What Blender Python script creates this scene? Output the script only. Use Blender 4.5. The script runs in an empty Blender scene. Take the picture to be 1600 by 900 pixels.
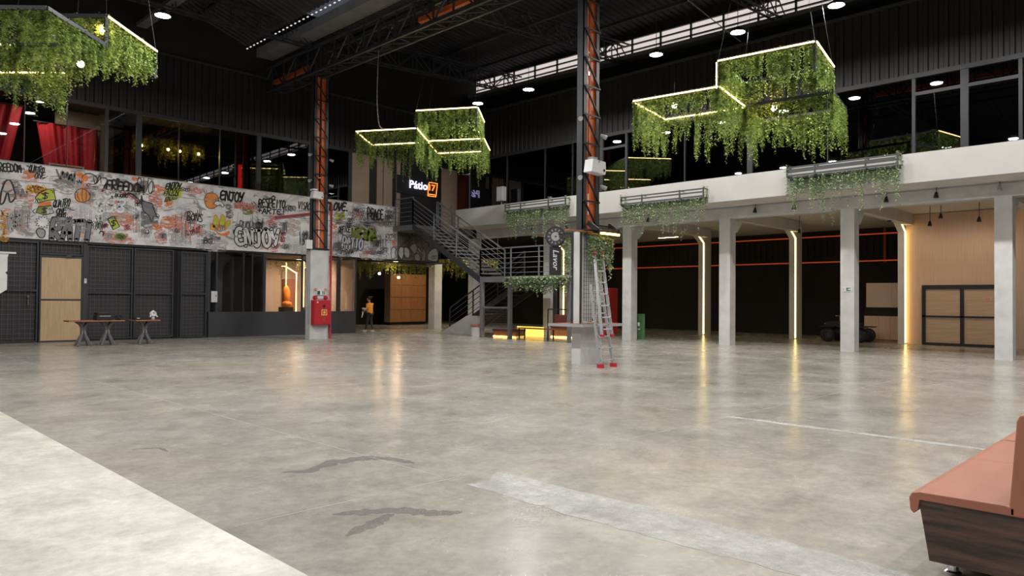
import bpy, math, random
from mathutils import Vector, Matrix
random.seed(11)
sc = bpy.context.scene
COL = sc.collection

# ---------------------------------------------------------------- camera
F_PX = 1129.3; EYE = Vector((0.0, 0.0, 1.55))
YAW, PITCH, ROLL = (math.radians(a) for a in (44.66, 0.993, 0.493))
_f = Vector((math.cos(YAW)*math.cos(PITCH), math.sin(YAW)*math.cos(PITCH), math.sin(PITCH)))
_r0 = Vector((math.sin(YAW), -math.cos(YAW), 0)); _u0 = _r0.cross(_f)
_r = _r0*math.cos(ROLL) + _u0*math.sin(ROLL); _u = _u0*math.cos(ROLL) - _r0*math.sin(ROLL)
cam_d = bpy.data.cameras.new('camera'); cam = bpy.data.objects.new('camera', cam_d); COL.objects.link(cam)
cam_d.sensor_width = 36.0; cam_d.lens = F_PX*36.0/1600.0; cam_d.clip_end = 200
cam.matrix_world = Matrix(((_r.x, _u.x, -_f.x, EYE.x), (_r.y, _u.y, -_f.y, EYE.y), (_r.z, _u.z, -_f.z, EYE.z), (0, 0, 0, 1)))
sc.camera = cam

# ---------------------------------------------------------------- world, exposure
wd = bpy.data.worlds.new('world'); sc.world = wd; wd.use_nodes = True
wd.node_tree.nodes['Background'].inputs[0].default_value = (0.55, 0.62, 0.75, 1)
wd.node_tree.nodes['Background'].inputs[1].default_value = 0.08
sc.view_settings.view_transform = 'Standard'; sc.view_settings.look = 'None'
sc.view_settings.gamma = 1.0; sc.view_settings.use_curve_mapping = False
sc.view_settings.exposure = 0.35
LAMP_W = 165.0
sc.cycles.use_denoising = True
sc.cycles.max_bounces = 6; sc.cycles.diffuse_bounces = 3; sc.cycles.glossy_bounces = 3; sc.cycles.transparent_max_bounces = 12
sc.cycles.use_adaptive_sampling = True; sc.cycles.adaptive_threshold = 0.02
sc.cycles.sample_clamp_indirect = 4.0

# ---------------------------------------------------------------- helpers
def PX(x, y, ax, val):
    """point where the photograph's sight line through a pixel meets a plane of the building"""
    d = _r*((x-800)/F_PX) + _u*((450-y)/F_PX) + _f
    i = 'XYZ'.index(ax); t = (val-EYE[i])/d[i]
    return EYE + d*t

WLOC = {}
def tag(o, label=None, cat=None, group=None, kind=None):
    if label: o['label'] = label
    if cat: o['category'] = cat
    if group: o['group'] = group
    if kind: o['kind'] = kind
    return o

def thing(name, loc, label, cat, group=None, kind=None):
    o = bpy.data.objects.new(name, None); COL.objects.link(o)
    o.empty_display_size = 0.1; o.location = loc; WLOC[o] = Vector(loc)
    return tag(o, label, cat, group, kind)

class MB:
    def __init__(s): s.v = []; s.f = []
    def add(s, vs, fs):
        n = len(s.v); s.v += [tuple(v) for v in vs]; s.f += [tuple(i+n for i in f) for f in fs]; return s
    def box(s, x0, x1, y0, y1, z0, z1):
        x0, x1 = min(x0, x1), max(x0, x1); y0, y1 = min(y0, y1), max(y0, y1); z0, z1 = min(z0, z1), max(z0, z1)
        return s.add([(x0,y0,z0),(x1,y0,z0),(x1,y1,z0),(x0,y1,z0),(x0,y0,z1),(x1,y0,z1),(x1,y1,z1),(x0,y1,z1)],
                     [(3,2,1,0),(4,5,6,7),(0,1,5,4),(1,2,6,5),(2,3,7,6),(3,0,4,7)])
    def prism(s, pts, ext):
        n = len(pts); e = Vector(ext); p = [Vector(a) for a in pts]
        return s.add(p+[a+e for a in p], [tuple(range(n-1,-1,-1)), tuple(range(n, 2*n))] + [(i,(i+1)%n,n+(i+1)%n,n+i) for i in range(n)])
    def bar(s, p, q, w, h=None, up=(0,0,1)):
        p = Vector(p); q = Vector(q); h = w if h is None else h
        d = (q-p).normalized(); up = Vector(up)
        if abs(d.dot(up)) > 0.98: up = Vector((1,0,0)) if abs(d.x) < 0.9 else Vector((0,1,0))
        a = d.cross(up).normalized()*(w/2); b = a.cross(d).normalized()*(h/2)
        vs = [p-a-b, p+a-b, p+a+b, p-a+b, q-a-b, q+a-b, q+a+b, q-a+b]
        return s.add(vs, [(0,1,2,3),(7,6,5,4),(4,5,1,0),(5,6,2,1),(6,7,3,2),(7,4,0,3)])
    def tube(s, p, q, r, n=8, r2=None):
        p = Vector(p); q = Vector(q); r2 = r if r2 is None else r2
        d = (q-p).normalized(); up = Vector((0,0,1)) if abs(d.z) < 0.95 else Vector((1,0,0))
        a = d.cross(up).normalized(); b = d.cross(a)
        vs = []
        for k in range(n):
            t = 2*math.pi*k/n; c = a*math.cos(t)+b*math.sin(t); vs += [p+c*r, q+c*r2]
        return s.add(vs, [(2*k, 2*k+1, 2*((k+1)%n)+1, 2*((k+1)%n)) for k in range(n)] + [tuple(2*k for k in range(n-1,-1,-1)), tuple(2*k+1 for k in range(n))])
    def path(s, pts, r, n=6):
        for a, b in zip(pts[:-1], pts[1:]): s.tube(a, b, r, n)
        return s
    def lathe(s, c, prof, n=16, ax='Z'):
        vs = []; c = Vector(c); m = len(prof)
        for k in range(n):
            t = 2*math.pi*k/n
            for r, z in prof:
                v = (r*math.cos(t), r*math.sin(t), z)
                if ax == 'X': v = (v[2], v[0], v[1])
                if ax == 'Y': v = (v[0], v[2], v[1])
                vs.append(c+Vector(v))
        fs = [(k*m+i, ((k+1)%n)*m+i, ((k+1)%n)*m+i+1, k*m+i+1) for k in range(n) for i in range(m-1)]
        return s.add(vs, fs)
    def sph(s, c, r, n=12, m=8):
        if not hasattr(r, '__len__'): r = (r, r, r)
        vs = []
        for i in range(m+1):
            ph = math.pi*i/m
            for k in range(n):
                t = 2*math.pi*k/n
                vs.append((c[0]+r[0]*math.sin(ph)*math.cos(t), c[1]+r[1]*math.sin(ph)*math.sin(t), c[2]+r[2]*math.cos(ph)))
        return s.add(vs, [(i*n+k, (i+1)*n+k, (i+1)*n+(k+1)%n, i*n+(k+1)%n) for i in range(m) for k in range(n)])
    def build(s, name, mat, parent=None, label=None, cat=None, group=None, kind=None, smooth=False, bevel=0):
        xs = [v[0] for v in s.v]; ys = [v[1] for v in s.v]; zs = [v[2] for v in s.v]
        c = Vector(((min(xs)+max(xs))/2, (min(ys)+max(ys))/2, min(zs) if parent is None else (min(zs)+max(zs))/2))
        me = bpy.data.meshes.new(name); me.from_pydata([(a-c.x, b-c.y, d-c.z) for a, b, d in s.v], [], s.f); me.update()
        if smooth: me.shade_smooth()
        me.materials.append(mat)
        o = bpy.data.objects.new(name, me); COL.objects.link(o); WLOC[o] = c
        if parent is not None:
            o.parent = parent; o.location = c-WLOC[parent]
        else: o.location = c
        if bevel:
            b = o.modifiers.new('bevel', 'BEVEL'); b.width = bevel; b.segments = 2; b.limit_method = 'ANGLE'
        return tag(o, label, cat, group, kind)

def dup(root, delta, label=None, rotz=0):
    r = root.copy(); COL.objects.link(r); r.location = root.location+Vector(delta); WLOC[r] = WLOC[root]+Vector(delta)
    if rotz: r.rotation_euler[2] += rotz
    if label: r['label'] = label
    for ch in [c for c in root.children]:
        c = ch.copy(); COL.objects.link(c); c.parent = r
        for g in ch.children:
            d = g.copy(); COL.objects.link(d); d.parent = c
    return r

# ---------------------------------------------------------------- materials
def newmat(name):
    m = bpy.data.materials.new(name); m.use_nodes = True; nt = m.node_tree
    return m, nt, nt.nodes['Principled BSDF'], nt.nodes.new, nt.links.new
def rgba(c): return (c[0], c[1], c[2], 1)
def M(name, col, rough=0.6, metal=0.0, var=0.12, scale=4.0, bump=0.0, bscale=40.0, stretch=None, spec=0.5):
    m, nt, b, N, L = newmat(name)
    tc = N('ShaderNodeTexCoord'); src = tc.outputs['Object']
    if stretch:
        mp = N('ShaderNodeMapping'); mp.inputs['Scale'].default_value = stretch; L(src, mp.inputs[0]); src = mp.outputs[0]
    nz = N('ShaderNodeTexNoise'); nz.inputs['Scale'].default_value = scale; nz.inputs['Detail'].default_value = 6
    L(src, nz.inputs['Vector'])
    cr = N('ShaderNodeValToRGB'); cr.color_ramp.elements[0].position = 0.3; cr.color_ramp.elements[1].position = 0.7
    cr.color_ramp.elements[0].color = rgba([max(0, c*(1-var)) for c in col]); cr.color_ramp.elements[1].color = rgba([min(1, c*(1+var)) for c in col])
    L(nz.outputs['Fac'], cr.inputs[0]); L(cr.outputs[0], b.inputs['Base Color'])
    b.inputs['Roughness'].default_value = rough; b.inputs['Metallic'].default_value = metal
    b.inputs['Specular IOR Level'].default_value = spec
    if bump:
        n2 = N('ShaderNodeTexNoise'); n2.inputs['Scale'].default_value = bscale; L(src, n2.inputs['Vector'])
        bp = N('ShaderNodeBump'); bp.inputs['Strength'].default_value = bump; bp.inputs['Distance'].default_value = 0.01
        L(n2.outputs['Fac'], bp.inputs['Height']); L(bp.outputs[0], b.inputs['Normal'])
    return m
def EM(name, col, strength):
    m, nt, b, N, L = newmat(name)
    b.inputs['Base Color'].default_value = rgba(col); b.inputs['Emission Color'].default_value = rgba(col)
    b.inputs['Emission Strength'].default_value = strength
    return m
def GLASS(name, tint, refl, base=0.06):
    m, nt, b, N, L = newmat(name); nt.nodes.remove(b); out = nt.nodes['Material Output']
    tr = N('ShaderNodeBsdfTransparent'); tr.inputs[0].default_value = rgba(tint)
    gl = N('ShaderNodeBsdfGlossy'); gl.inputs[0].default_value = rgba(refl); gl.inputs['Roughness'].default_value = 0.01
    fr = N('ShaderNodeFresnel'); fr.inputs[0].default_value = 1.6
    ad = N('ShaderNodeMath'); ad.operation = 'ADD'; ad.inputs[1].default_value = base; ad.use_clamp = True
    mx = N('ShaderNodeMixShader'); L(fr.outputs[0], ad.inputs[0]); L(ad.outputs[0], mx.inputs[0])
    L(tr.outputs[0], mx.inputs[1]); L(gl.outputs[0], mx.inputs[2]); L(mx.outputs[0], out.inputs[0])
    return m
def WOOD(name, c0, c1, stretch=(3, 3, 0.25), scale=6, rough=0.45):
    m, nt, b, N, L = newmat(name)
    tc = N('ShaderNodeTexCoord'); mp = N('ShaderNodeMapping'); mp.inputs['Scale'].default_value = stretch
    L(tc.outputs['Object'], mp.inputs[0])
    nz = N('ShaderNodeTexNoise'); nz.inputs['Scale'].default_value = scale; nz.inputs['Detail'].default_value = 8; nz.inputs['Roughness'].default_value = 0.65
    L(mp.outputs[0], nz.inputs['Vector'])
    cr = N('ShaderNodeValToRGB'); cr.color_ramp.elements[0].position = 0.35; cr.color_ramp.elements[1].position = 0.65
    cr.color_ramp.elements[0].color = rgba(c0); cr.color_ramp.elements[1].color = rgba(c1)
    L(nz.outputs['Fac'], cr.inputs[0]); L(cr.outputs[0], b.inputs['Base Color']); b.inputs['Roughness'].default_value = rough
    return m
def LEAF(name, c0, c1):
    m, nt, b, N, L = newmat(name); out = nt.nodes['Material Output']
    tc = N('ShaderNodeTexCoord'); nz = N('ShaderNodeTexNoise'); nz.inputs['Scale'].default_value = 9; nz.inputs['Detail'].default_value = 4
    L(tc.outputs['Object'], nz.inputs['Vector'])
    cr = N('ShaderNodeValToRGB'); cr.color_ramp.elements[0].position = 0.35; cr.color_ramp.elements[1].position = 0.68
    cr.color_ramp.elements[0].color = rgba(c0); cr.color_ramp.elements[1].color = rgba(c1)
    L(nz.outputs['Fac'], cr.inputs[0]); L(cr.outputs[0], b.inputs['Base Color']); b.inputs['Roughness'].default_value = 0.5
    tl = N('ShaderNodeBsdfTranslucent'); L(cr.outputs[0], tl.inputs[0])
    mx = N('ShaderNodeMixShader'); mx.inputs[0].default_value = 0.35
    L(b.outputs[0], mx.inputs[1]); L(tl.outputs[0], mx.inputs[2]); L(mx.outputs[0], out.inputs[0])
    return m

def FLOOR(name, c0, c1, c2, rough=0.28, speck=True):
    m, nt, b, N, L = newmat(name)
    tc = N('ShaderNodeTexCoord')
    def noise(s, d, r=0.6, st=None, dist=0.0):
        v = tc.outputs['Object']
        if st:
            mp = N('ShaderNodeMapping'); mp.inputs['Scale'].default_value = st; L(v, mp.inputs[0]); v = mp.outputs[0]
        n = N('ShaderNodeTexNoise'); n.inputs['Scale'].default_value = s; n.inputs['Detail'].default_value = d; n.inputs['Roughness'].default_value = r
        n.inputs['Distortion'].default_value = dist; L(v, n.inputs['Vector']); return n.outputs['Fac']
    def ramp(src, p0, a, p1, c):
        cr = N('ShaderNodeValToRGB'); e = cr.color_ramp.elements; e[0].position = p0; e[1].position = p1; e[0].color = rgba(a); e[1].color = rgba(c)
        L(src, cr.inputs[0]); return cr.outputs[0]
    def mix(fac, a, c, mode='MIX'):
        mx = N('ShaderNodeMix'); mx.data_type = 'RGBA'; mx.blend_type = mode
        if hasattr(fac, 'is_linked'): L(fac, mx.inputs[0])
        else: mx.inputs[0].default_value = fac
        for k, s in ((6, a), (7, c)):
            if hasattr(s, 'is_linked'): L(s, mx.inputs[k])
            else: mx.inputs[k].default_value = rgba(s)
        return mx.outputs[2]
    base = ramp(noise(0.5, 8, 0.66, None, 0.15), 0.34, c0, 0.64, c1)
    warm = ramp(noise(0.16, 3), 0.45, (0, 0, 0), 0.62, (1, 1, 1))
    col = mix(warm, base, mix(0.5, base, c2))
    mott = ramp(noise(2.3, 10, 0.75, None, 0.3), 0.34, (0.74, 0.74, 0.75), 0.62, (1.10, 1.10, 1.09))
    col = mix(1.0, col, mott, 'MULTIPLY')
    fine = ramp(noise(13, 9, 0.8), 0.3, (0.78, 0.78, 0.79), 0.64, (1.09, 1.09, 1.08))
    col = mix(1.0, col, fine, 'MULTIPLY')
    if speck:
        sp = ramp(noise(5.5, 12, 0.85, (1, 0.55, 1), 0.8), 0.64, (0, 0, 0), 0.76, (0.5, 0.5, 0.5))
        col = mix(sp, col, (0.62, 0.61, 0.58))
        dk = ramp(noise(1.1, 10, 0.78, None, 0.5), 0.3, (0.35, 0.35, 0.35), 0.38, (0, 0, 0))
        col = mix(dk, col, (0.17, 0.165, 0.155))
    L(col, b.inputs['Base Color'])
    rr = ramp(noise(1.1, 6, 0.7, None, 0.8), 0.3, (rough*0.75,)*3, 0.7, (rough*1.35,)*3); L(rr, b.inputs['Roughness'])
    bp = N('ShaderNodeBump'); bp.inputs['Strength'].default_value = 0.06; bp.inputs['Distance'].default_value = 0.01
    L(noise(7, 5, 0.6), bp.inputs['Height']); L(bp.outputs[0], b.inputs['Normal'])
    return m

mt = dict(
    floor=FLOOR('polished concrete', (0.30, 0.287, 0.258), (0.43, 0.416, 0.372), (0.45, 0.385, 0.30), 0.23),
    slab=FLOOR('pale concrete', (0.53, 0.52, 0.455), (0.70, 0.69, 0.63), (0.62, 0.55, 0.44), 0.45, False),
    patch=FLOOR('rough patched concrete', (0.56, 0.56, 0.545), (0.70, 0.70, 0.68), (0.62, 0.60, 0.56), 0.55),
    stain=M('damp stain', (0.265, 0.265, 0.27), 0.2, var=0.15, scale=5),
    white=M('white painted plaster', (0.405, 0.395, 0.375), 0.7, var=0.05, scale=1.2, bump=0.05),
    conc=M('light grey concrete', (0.58, 0.58, 0.575), 0.75, var=0.12, scale=2.2, bump=0.15, bscale=14),
    concd=M('grey concrete', (0.36, 0.355, 0.34), 0.8, var=0.2, scale=2.5, bump=0.15, bscale=14),
    soffit=M('pale soffit plaster', (0.60, 0.565, 0.51), 0.8, var=0.08, scale=1.5),
    clad=M('charcoal ribbed metal', (0.015, 0.0135, 0.0135), 0.5, 0.0, var=0.15, scale=1.5),
    roof=M('dark roof sheet', (0.022, 0.022, 0.025), 0.65, var=0.25, scale=1.2),
    steel=M('dark grey steel', (0.045, 0.047, 0.055), 0.45, 0.2, var=0.15, scale=3),
    steelm=M('mid grey painted steel', (0.19, 0.195, 0.21), 0.4, 0.2, var=0.12, scale=3),
    black=M('black paint', (0.012, 0.012, 0.013), 0.55, var=0.2, scale=3),
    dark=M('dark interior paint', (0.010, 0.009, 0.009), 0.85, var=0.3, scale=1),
    charcoal=M('charcoal wall paint', (0.045, 0.045, 0.050), 0.6, var=0.1, scale=2),
    gutter=M('galvanised steel', (0.30, 0.30, 0.31), 0.4, 0.4, var=0.2, scale=2),
    orange=M('orange painted steel', (0.62, 0.13, 0.030), 0.4, 0.0, var=0.15, scale=3),
    red=M('red enamel', (0.47, 0.018, 0.028), 0.4, var=0.1, scale=3),
    redp=M('dull red pipe paint', (0.36, 0.03, 0.045), 0.45, var=0.12, scale=3),
    alu=M('brushed aluminium', (0.62, 0.63, 0.65), 0.35, 0.7, var=0.1, scale=6, stretch=(1, 1, 12)),
    plastic=M('white plastic', (0.72, 0.72, 0.72), 0.4, var=0.04, scale=3),
    grey=M('grey plastic', (0.35, 0.35, 0.36), 0.5, var=0.06, scale=3),
    doorwood=WOOD('light oak veneer', (0.50, 0.34, 0.185), (0.66, 0.475, 0.28), (8, 8, 0.35), 5),
    wallwood=WOOD('oak wall panelling', (0.54, 0.345, 0.235), (0.64, 0.43, 0.30), (9, 9, 0.2), 5),
    gatewood=WOOD('oak gate panel', (0.48, 0.32, 0.205), (0.60, 0.42, 0.275), (0.3, 0.3, 6), 4),
    tablewood=WOOD('reddish table wood', (0.25, 0.095, 0.05), (0.37, 0.155, 0.085), (0.4, 4, 4), 4, 0.4),
    cabwood=WOOD('brown cabinet veneer', (0.30, 0.13, 0.05), (0.42, 0.19, 0.075), (4, 4, 0.3), 4),
    benchwood=WOOD('dark walnut laminate', (0.022, 0.016, 0.017), (0.125, 0.070, 0.050), (7, 0.5, 7), 3.2, 0.4),
    leather=M('tan brown leather', (0.36, 0.135, 0.085), 0.42, var=0.08, scale=2.5, bump=0.1, bscale=60),
    leatherd=M('maroon leather', (0.18, 0.05, 0.04), 0.5, var=0.12, scale=2.5),
    beige=M('beige wall panel', (0.34, 0.255, 0.18), 0.6, var=0.06, scale=1.5, stretch=(1, 1, 0.2)),
    pink=M('warm rose wall paint', (0.55, 0.40, 0.31), 0.7, var=0.05, scale=1),
    curtain=M('red velvet curtain', (0.42, 0.008, 0.016), 0.7, var=0.25, scale=2, stretch=(3, 3, 0.3)),
    leaf=LEAF('ivy leaves', (0.075, 0.135, 0.02), (0.52, 0.64, 0.19)),
    leafg=LEAF('grey green leaves', (0.15, 0.22, 0.10), (0.50, 0.59, 0.37)),
    leafd=LEAF('olive leaves', (0.16, 0.18, 0.03), (0.46, 0.44, 0.09)),
    led=EM('warm white light strip', (1.0, 0.74, 0.24), 5.0),
    ledw=EM('white light strip', (1.0, 0.70, 0.28), 11.0),
    ledc=EM('amber light strip', (1.0, 0.62, 0.14), 6.0),
    lamp=EM('cold white lamp lens', (0.95, 0.97, 1.0), 30.0),
    bulb=EM('warm bulb', (1.0, 0.62, 0.30), 110.0),
    day=EM('daylight through louvre', (0.95, 0.84, 0.82), 0.55),
    neonw=EM('white neon', (0.66, 0.62, 1.0), 3.0),
    neono=EM('orange neon', (1.0, 0.20, 0.03), 3.0),
    glass=GLASS('tinted glazing', (0.45, 0.45, 0.47), (0.75, 0.75, 0.78), 0.08),
    glassc=GLASS('clear glazing', (0.88, 0.88, 0.89), (0.8, 0.8, 0.8), 0.0),
    frame=M('dark window frame steel', (0.026, 0.026, 0.029), 0.45, 0.1, var=0.12, scale=3),
    steelp=M('planter steel', (0.05, 0.052, 0.056), 0.5, 0.0, var=0.12, scale=3),
    linear=EM('warm linear light', (1.0, 0.74, 0.36), 16.0),
    plinth=EM('amber lit wall glow', (1.0, 0.60, 0.10), 1.3),
    gateback=M('slatted grey backing', (0.040, 0.039, 0.044), 0.6, var=0.25, scale=6, stretch=(0.3, 1, 6)),
    rubber=M('black rubber', (0.015, 0.015, 0.015), 0.7, var=0.2),
    chrome=M('chrome', (0.75, 0.75, 0.76), 0.15, 1.0, var=0.02),
    wire=M('galvanised wire', (0.11, 0.10, 0.095), 0.5, 0.3, var=0.1),
    wiret=M('trellis wire', (0.05, 0.05, 0.05), 0.5, 0.3, var=0.1),
)

# ---------------------------------------------------------------- high bay lamps (the hall's own light)
def roofz(x): return 11.95+(x-14.3)*0.3305 if x > 14.3 else (11.85+(13.2-x)*0.3264 if x > 6 else 14.2-(6-x)*0.1375)
def high_bay(x, y, label, group=None, k=1.0):
    z = 9.35
    t = thing('high_bay_lamp', (x, y, z), label, 'lamp', group or 'high bay lamps under the roof')
    MB().lathe((x, y, z), [(0.0, 0.17), (0.07, 0.16), (0.10, 0.10), (0.20, 0.07), (0.23, 0.03), (0.23, 0.0), (0.20, 0.0)], 20).build('housing', mt['steel'], t, smooth=True)
    MB().lathe((x, y, z), [(0.0, -0.005), (0.12, -0.003), (0.205, 0.004)], 20).build('lens', mt['lamp'], t)
    MB().tube((x, y, z+0.15), (x, y, 11.72), 0.010, 5).build('suspension_cable', mt['steel'], t)
    ld = bpy.data.lights.new('high_bay_light', 'AREA'); ld.shape = 'DISK'; ld.size = 0.36; ld.energy = LAMP_W*k; ld.color = (1.0, 0.975, 0.945)
    lo = bpy.data.objects.new('high_bay_light', ld); COL.objects.link(lo); lo.parent = t; lo.location = (0, 0, -0.02)
    return t
for x in (19.3, 7.3, -4.7): MB().box(x-0.04, x+0.04, -8, 22 if x > 0 else 17, 11.72, 11.80).build('trim_lamp_rail', mt['roof'], label='dark rail carrying the row of high bay lamps '+{19.3: 'beside the louvred windows', 7.3: 'above the middle of the mural side', -4.7: 'over the pale floor strip'}[x], kind='structure')
_ord = ['farthest', 'second', 'third', 'fourth', 'fifth', 'sixth']
for k in range(10):
    y = 21.07-2.77*k
    if k < 6:
        lab = '%s high bay lamp from the far end in the row beside the louvred windows' % _ord[k] if k else 'farthest high bay lamp in the row beside the louvred windows'
    else: lab = 'high bay lamp of the right row hanging above the camera end of the hall'
    high_bay(19.3, y, lab)
for k in range(9): high_bay(-4.7, 16.0-2.77*k, 'high bay lamp hanging over the pale floor strip beside the camera', k=0.8)
for k in range(10):
    y = 20.9-2.77*k
    high_bay(7.3, y, 'high bay lamp above the mural wall, between green chandelier and grey roof beam' if k == 0 else 'high bay lamp of the left row hanging above the camera end of the hall')

# ---------------------------------------------------------------- floor
fl = MB().box(2.1, 41, -16, 45, -0.25, 0).build('floor', mt['floor'], label='grey polished concrete floor with blotches and scratches', kind='structure')
fl2 = MB().box(-10, 2.1, -16, 45, -0.25, 0.004).build('floor_walkway', mt['slab'], label='pale concrete floor strip at the lower left', kind='structure')
def patch(name, pts, z, mat, jag=0.03, parent=fl):
    out = []
    n = len(pts)
    for i in range(n):
        a = Vector(pts[i]); b = Vector(pts[(i+1) % n]); m = max(2, int((b-a).length/0.12))
        for k in range(m):
            p = a.lerp(b, k/m); out.append((p.x+random.uniform(-jag, jag), p.y+random.uniform(-jag, jag), 0.001))
    MB().prism(out, (0, 0, z)).build(name, mat, parent)
patch('repair_strip', [(4.08, 4.55), (4.3, 4.5), (4.6, 4.7), (4.62, 3.0), (4.58, 1.4), (4.62, -3), (4.06, -3), (4.1, 1.5), (4.04, 3.2)], 0.002, mt['patch'], 0.022)
patch('repair_strip', [(9.0, 4.85), (9.12, 4.85), (9.16, -3), (9.03, -3)], 0.002, mt['patch'], 0.02)
def patchy(m, top=0.85):
    nt = m.node_tree; N = nt.nodes.new; L = nt.links.new; out = nt.nodes['Material Output']; b = nt.nodes['Principled BSDF']
    tc = N('ShaderNodeTexCoord'); nz = N('ShaderNodeTexNoise'); nz.inputs['Scale'].default_value = 5; nz.inputs['Detail'].default_value = 12; nz.inputs['Roughness'].default_value = 0.85; L(tc.outputs['Object'], nz.inputs['Vector'])
    cr = N('ShaderNodeValToRGB'); cr.color_ramp.elements[0].position = 0.30; cr.color_ramp.elements[1].position = 0.72; cr.color_ramp.elements[1].color = (top, top, top, 1); L(nz.outputs['Fac'], cr.inputs[0])
    tr = N('ShaderNodeBsdfTransparent'); mx = N('ShaderNodeMixShader'); L(cr.outputs[0], mx.inputs[0]); L(tr.outputs[0], mx.inputs[1]); L(b.outputs[0], mx.inputs[2]); L(mx.outputs[0], out.inputs[0])
patchy(mt['stain'], 0.65); patchy(mt['patch'])
def stain(px, w):
    pts = [PX(x, y, 'Z', 0) for x, y in px]; L_, R_ = [], []
    cs = []
    for i in range(len(pts)-1):
        for k in range(6): cs.append(pts[i].lerp(pts[i+1], k/6))
    cs.append(pts[-1]); n = len(cs)
    for i, c in enumerate(cs):
        d = (cs[min(i+1, n-1)]-cs[max(i-1, 0)]).normalized(); s = Vector((-d.y, d.x, 0)); ww = w*math.sin(math.pi*(i+0.4)/(n))**0.6
        L_.append(c+s*ww*random.uniform(0.4, 1)); R_.append(c-s*ww*random.uniform(0.4, 1))
    MB().prism([(p.x, p.y, 0.0008) for p in L_+R_[::-1]], (0, 0, 0.001)).build('damp_stain', mt['stain'], fl)
stain([(440, 738), (480, 737), (520, 722), (570, 716), (610, 717), (648, 724)], 0.12)
stain([(520, 804), (570, 800), (630, 797), (680, 803), (722, 800)], 0.11)
stain([(540, 838), (580, 820), (612, 803)], 0.09)
stain([(205, 702), (250, 700), (262, 706)], 0.03)
for x in (4.1, 9.08, 14.05, 19.0):       # saw-cut joints between the slabs
    MB().box(x-0.006, x+0.006, (4.9 if x < 10 else -14), 28, 0.0002, 0.0012).build('slab_joint', mt['concd'], fl)
for y in (4.8, 11.4, 18.2, 25.0):
    MB().box(2.2, 22, y-0.006, y+0.006, 0.0002, 0.0012).build('slab_joint', mt['concd'], fl)
MB().box(2.2, 18, 26.1, 26.16, 0.0002, 0.0015).build('slab_joint', mt['patch'], fl)

# ---------------------------------------------------------------- outer shell
MB().box(-10.3, -10, -16, 45, 0, 14).build('wall_camera_side', mt['charcoal'], kind='structure', label='dark hall wall behind the camera')
MB().box(-10, 41, -16.3, -16, 0, 14).build('wall_near', mt['charcoal'], kind='structure', label='dark hall wall beyond the right of the view')
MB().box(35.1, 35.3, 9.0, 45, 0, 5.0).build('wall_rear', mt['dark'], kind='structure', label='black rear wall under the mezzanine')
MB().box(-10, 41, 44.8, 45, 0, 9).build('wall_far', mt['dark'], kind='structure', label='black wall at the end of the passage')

# ---------------------------------------------------------------- left wall (plane y = 28.5)
YL = 28.5
def corrugated(along, a0, a1, fixed, z0, z1, pitch=0.27, depth=0.045, sgn=-1):
    mb = MB(); prof = []
    a = a0
    while a < a1:
        for da, d in ((0, 0), (0.42, 0), (0.52, 1), (0.90, 1)): prof.append((min(a+da*pitch, a1), d*depth*sgn))
        a += pitch
    vs = []
    for p, d in prof:
        for z in (z0, z1): vs.append((p, fixed+d, z) if along == 'X' else (fixed+d, p, z))
    mb.add(vs, [(2*i, 2*i+2, 2*i+3, 2*i+1) for i in range(len(prof)-1)])
    return mb
wl = corrugated('X', -10, 26, YL, 8.40, 10.72).build('wall_left', mt['clad'], label='black ribbed metal cladding above the mural side windows', kind='structure')
MB().box(-10, 26, YL-0.06, YL+0.1, 8.28, 8.42).build('bottom_flange', mt['frame'], wl)
MB().box(-10, 26, YL-0.06, YL+0.1, 10.70, 10.78).build('top_flange', mt['steel'], wl)
MB().box(-10, 26, YL+0.02, YL+0.2, 8.4, 14).build('wall_left_backing', mt['dark'], label='dark wall behind the ribbed cladding', kind='structure')

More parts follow.
